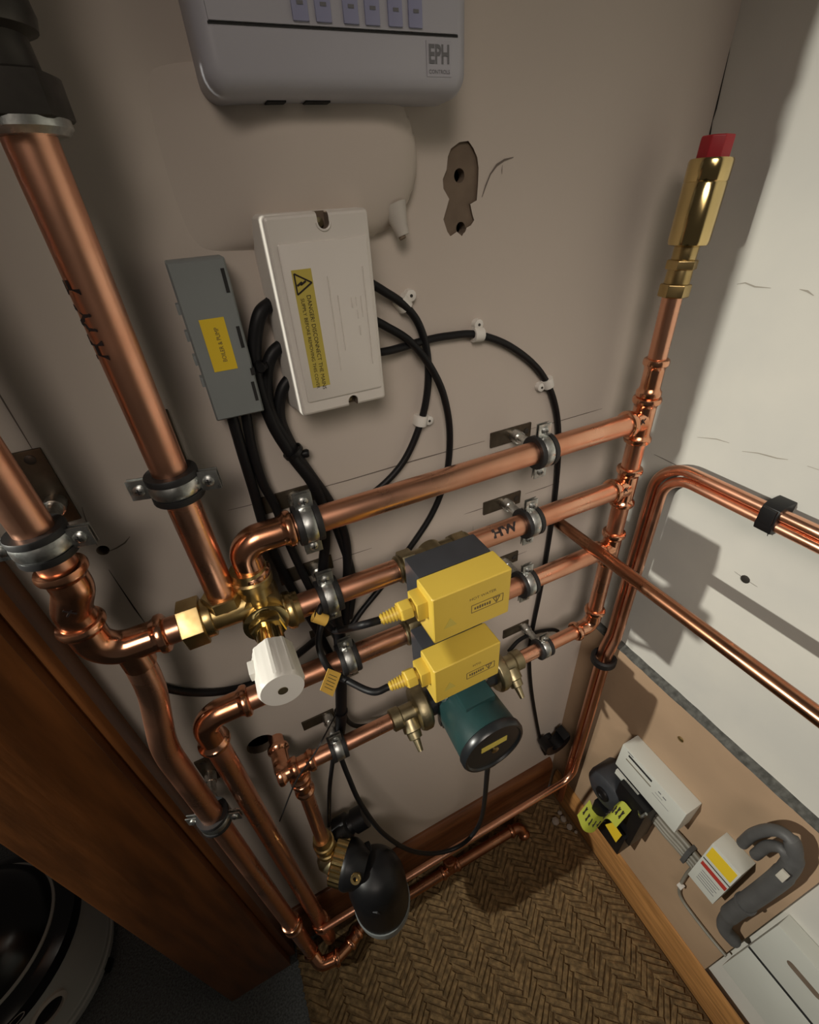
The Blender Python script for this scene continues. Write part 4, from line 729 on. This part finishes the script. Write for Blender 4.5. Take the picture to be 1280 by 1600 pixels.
# labelled fuse box
t = thing('fuse_box', (XB, -0.39, 0.39), 'small white fuse box with a yellow label and a red stripe', 'fuse box')
fx = 0.536
bd = MB().bx(fx, XB, -0.414, -0.365, 0.408, 0.552).build('fuse_case', 'box_white', t, bevel=0.0015)
MB().bx(fx - 0.0005, fx + 0.001, -0.411, -0.368, 0.508, 0.543).build('yellow_label', 'yellow_label', bd)
MB().bx(fx - 0.0005, fx + 0.001, -0.413, -0.369, 0.475, 0.487).build('red_stripe', 'red_label', bd)
MB().bx(fx - 0.0005, fx + 0.001, -0.414, -0.367, 0.496, 0.4985).build('case_split', 'slot_dark', bd)
mb = MB()
for k in range(5): mb.bx(fx - 0.0004, fx, -0.408 + 0.003 * (k % 2), -0.376, 0.430 + k * 0.008, 0.4315 + k * 0.008)
mb.build('printed_text', 'ink_grey', bd)
# grey flexible conduit hook
t = thing('grey_conduit', (0.55, -0.42, 0.5), 'dark grey conduit hooking over beside the fuse box', 'conduit')
MB().tube(crom([(0.5480, -0.3897, 0.5999), (0.5400, -0.3932, 0.6582), (0.5350, -0.4053, 0.7060), (0.5350, -0.4227, 0.7174), (0.5370, -0.4362, 0.6884), (0.5400, -0.4414, 0.6383), (0.5420, -0.4408, 0.5653), (0.5430, -0.4379, 0.4760), (0.5430, -0.4365, 0.4118), (0.5450, -0.4436, 0.3678), (0.5550, -0.4647, 0.3482)], 8), [0.008] * 24 + [0.0105] * 8 + [0.0125] * 8 + [0.0135] * 24 + [0.0115] * 16 + [0.010], 16).build('conduit_tube', 'conduit_grey', t)
MB().tube(crom([(0.5450, -0.4084, 0.6086), (0.5350, -0.4117, 0.6661), (0.5300, -0.4231, 0.6942), (0.5320, -0.4353, 0.6813)], 6), 0.0075, 12).build('conduit_fold', 'conduit_grey', t)
MB().lathe((0.5420, -0.4386, 0.4903), V((0.5420, -0.4408, 0.5653)) - V((0.5430, -0.4365, 0.4118)), [(-0.003, 0.013), (0.003, 0.013), (0.003, 0.0155), (-0.003, 0.0155)], 20, closed=True).build('conduit_ring', 'conduit_grey', t)
MB().box((0.5220, -0.4419, 0.6601), (0.004, 0.010, 0.022)).build('white_tie', 'cable_white', t, bevel=0.001)
cable([(0.562, -0.362, 0.41), (0.564, -0.360, 0.35), (0.5660, -0.3648, 0.2798), (0.5670, -0.3777, 0.2552), (0.5670, -0.4066, 0.2504), (0.5670, -0.4407, 0.2508), (0.5670, -0.4716, 0.2546)], 'thin cream wire curling below the fuse box', 0.0032, 'cable_grey', 'thin_wire', group='thin wires')
t = thing('wire_clip', (0.5660, -0.3639, 0.2920), 'tiny white clip on the thin cream wire', 'cable clip')
MB().box((0.5620, -0.3644, 0.3003), (0.010, 0.010, 0.008)).build('clip_hoop', 'clip_white', t, bevel=0.001)
# white cabinet bottom right
t = thing('white_cabinet', (0.57, -0.62, 0.236), 'white cabinet with a dark gap and an oval finger pull at lower right', 'cabinet')
cx0 = 0.556
MB().bx(cx0, XR - 0.0005, -1.05, -0.477, 0.236, 0.369).build('lower_door', 'box_white', t, bevel=0.002)
MB().bx(cx0 + 0.0006, XR - 0.0005, -1.05, -0.4775, 0.367, 0.379).build('door_gap', 'slot_dark', t)
dr = MB().bx(cx0, XR - 0.0005, -1.05, -0.477, 0.3765, 0.500).build('upper_door', 'box_white', t, bevel=0.002)
MB().prism(rounded_rect(-0.024, 0.024, -0.007, 0.007, 0.0068, 6), (cx0 - 0.0001, -0.535, 0.447), (0, -1, 0), (0, 0, 1), -0.0006).build('finger_pull', 'bare_plaster', dr)
# plaster crumbs in the corner
for k, (p, s_) in enumerate((((0.5181, -0.0942, 0.0160), 0.011), ((0.5410, -0.0996, 0.0140), 0.009), ((0.5445, -0.1217, 0.0120), 0.008), ((0.5446, -0.0826, 0.0120), 0.007), ((0.5523, -0.1386, 0.0100), 0.006))):
    mb = MB(); rg = random.Random(k); bm_pts = []
    prof = [(-s_ * 0.7, s_ * 0.4), (-s_ * 0.3, s_ * rg.uniform(0.8, 1.0)), (s_ * 0.3, s_ * rg.uniform(0.7, 1.0)), (s_ * 0.6, s_ * 0.35)]
    o = mb.lathe(V(p), (rg.uniform(-0.4, 0.4), rg.uniform(-0.4, 0.4), 1), prof, 7).build('plaster_crumb', 'crumb', loc=V(p), smooth=20)
    tag(o, ('largest plaster crumb on the mat in the corner', 'plaster crumb right of the largest in the corner', 'plaster crumb against the right skirting', 'plaster crumb farthest back in the corner', 'smallest plaster crumb in front of the skirting')[k], 'crumb', 'plaster crumbs in the corner')

# ------------------------------------------------------------------ vacuum cleaner beyond the post
vx, vy = -0.772, 0.200
t = thing('vacuum_cleaner', (vx, vy, 0), 'black and grey drum vacuum cleaner behind the wooden post', 'vacuum cleaner')
dr = MB().lathe((vx, vy, 0.0), ZX, [(0.025, 0.150), (0.030, 0.165), (0.075, 0.171), (0.080, 0.168), (0.225, 0.168), (0.235, 0.165)], 64).build('drum', 'vac_grey', t)
MB().lathe((vx, vy, 0.0), ZX, [(0.050, 0.1705), (0.052, 0.1735), (0.060, 0.1735), (0.062, 0.1705)], 64).build('drum_rim', 'vac_grey', dr)
MB().lathe((vx, vy, 0.0), ZX, [(0.222, 0.166), (0.224, 0.176), (0.252, 0.174), (0.262, 0.160), (0.266, 0.150)], 64).build('lid_band', 'vac_black', t)
MB().lathe((vx, vy, 0.0), ZX, [(0.262, 0.139), (0.266, 0.1435), (0.270, 0.1435), (0.272, 0.140)], 64).build('lid_ring', 'vac_grey', t)
MB().lathe((vx, vy, 0.0), ZX, [(0.258, 0.155), (0.266, 0.141), (0.300, 0.132), (0.330, 0.105), (0.345, 0.06), (0.350, 0)], 64).build('lid_dome', 'vac_black', t)
for k, an in enumerate((-20, 70, 160, 250)):
    a = math.radians(an); MB().lathe((vx + 0.150 * math.cos(a), vy + 0.150 * math.sin(a), 0.022), (-math.sin(a), math.cos(a), 0), [(-0.012, 0.018), (-0.010, 0.022), (0.010, 0.022), (0.012, 0.018)], 18).build('caster', 'vac_black', t)
pr = (-0.6600, 0.1004, 0.1765)
a = math.radians(-52); hc = V(vx + 0.168 * math.cos(a), vy + 0.168 * math.sin(a), 0.16); hd_ = V(math.cos(a), math.sin(a), 0)
MB().lathe(hc, hd_, [(-0.01, 0.034), (0.004, 0.034), (0.006, 0.031), (0.006, 0.026), (-0.008, 0.026)], 28).build('hose_port_rim', 'cream_plastic', t)
MB().lathe(hc, hd_, [(-0.012, 0.0265), (0.0005, 0.0265), (0.0005, 0)], 24).build('hose_port', 'vac_black', t)
a = math.radians(-60); lc = V(vx + 0.1745 * math.cos(a), vy + 0.1745 * math.sin(a), 0.238)
mb = MB(); a_, u_, w_ = frame((math.cos(a), math.sin(a), 0.1))
mb.tube([lc + a_ * 0.0005 + u_ * (0.008 * math.cos(q * math.pi / 10)) + w_ * (0.016 * math.sin(q * math.pi / 10)) for q in range(21)], 0.0007, 6)
mb.build('badge_ring', 'cream_plastic', t)
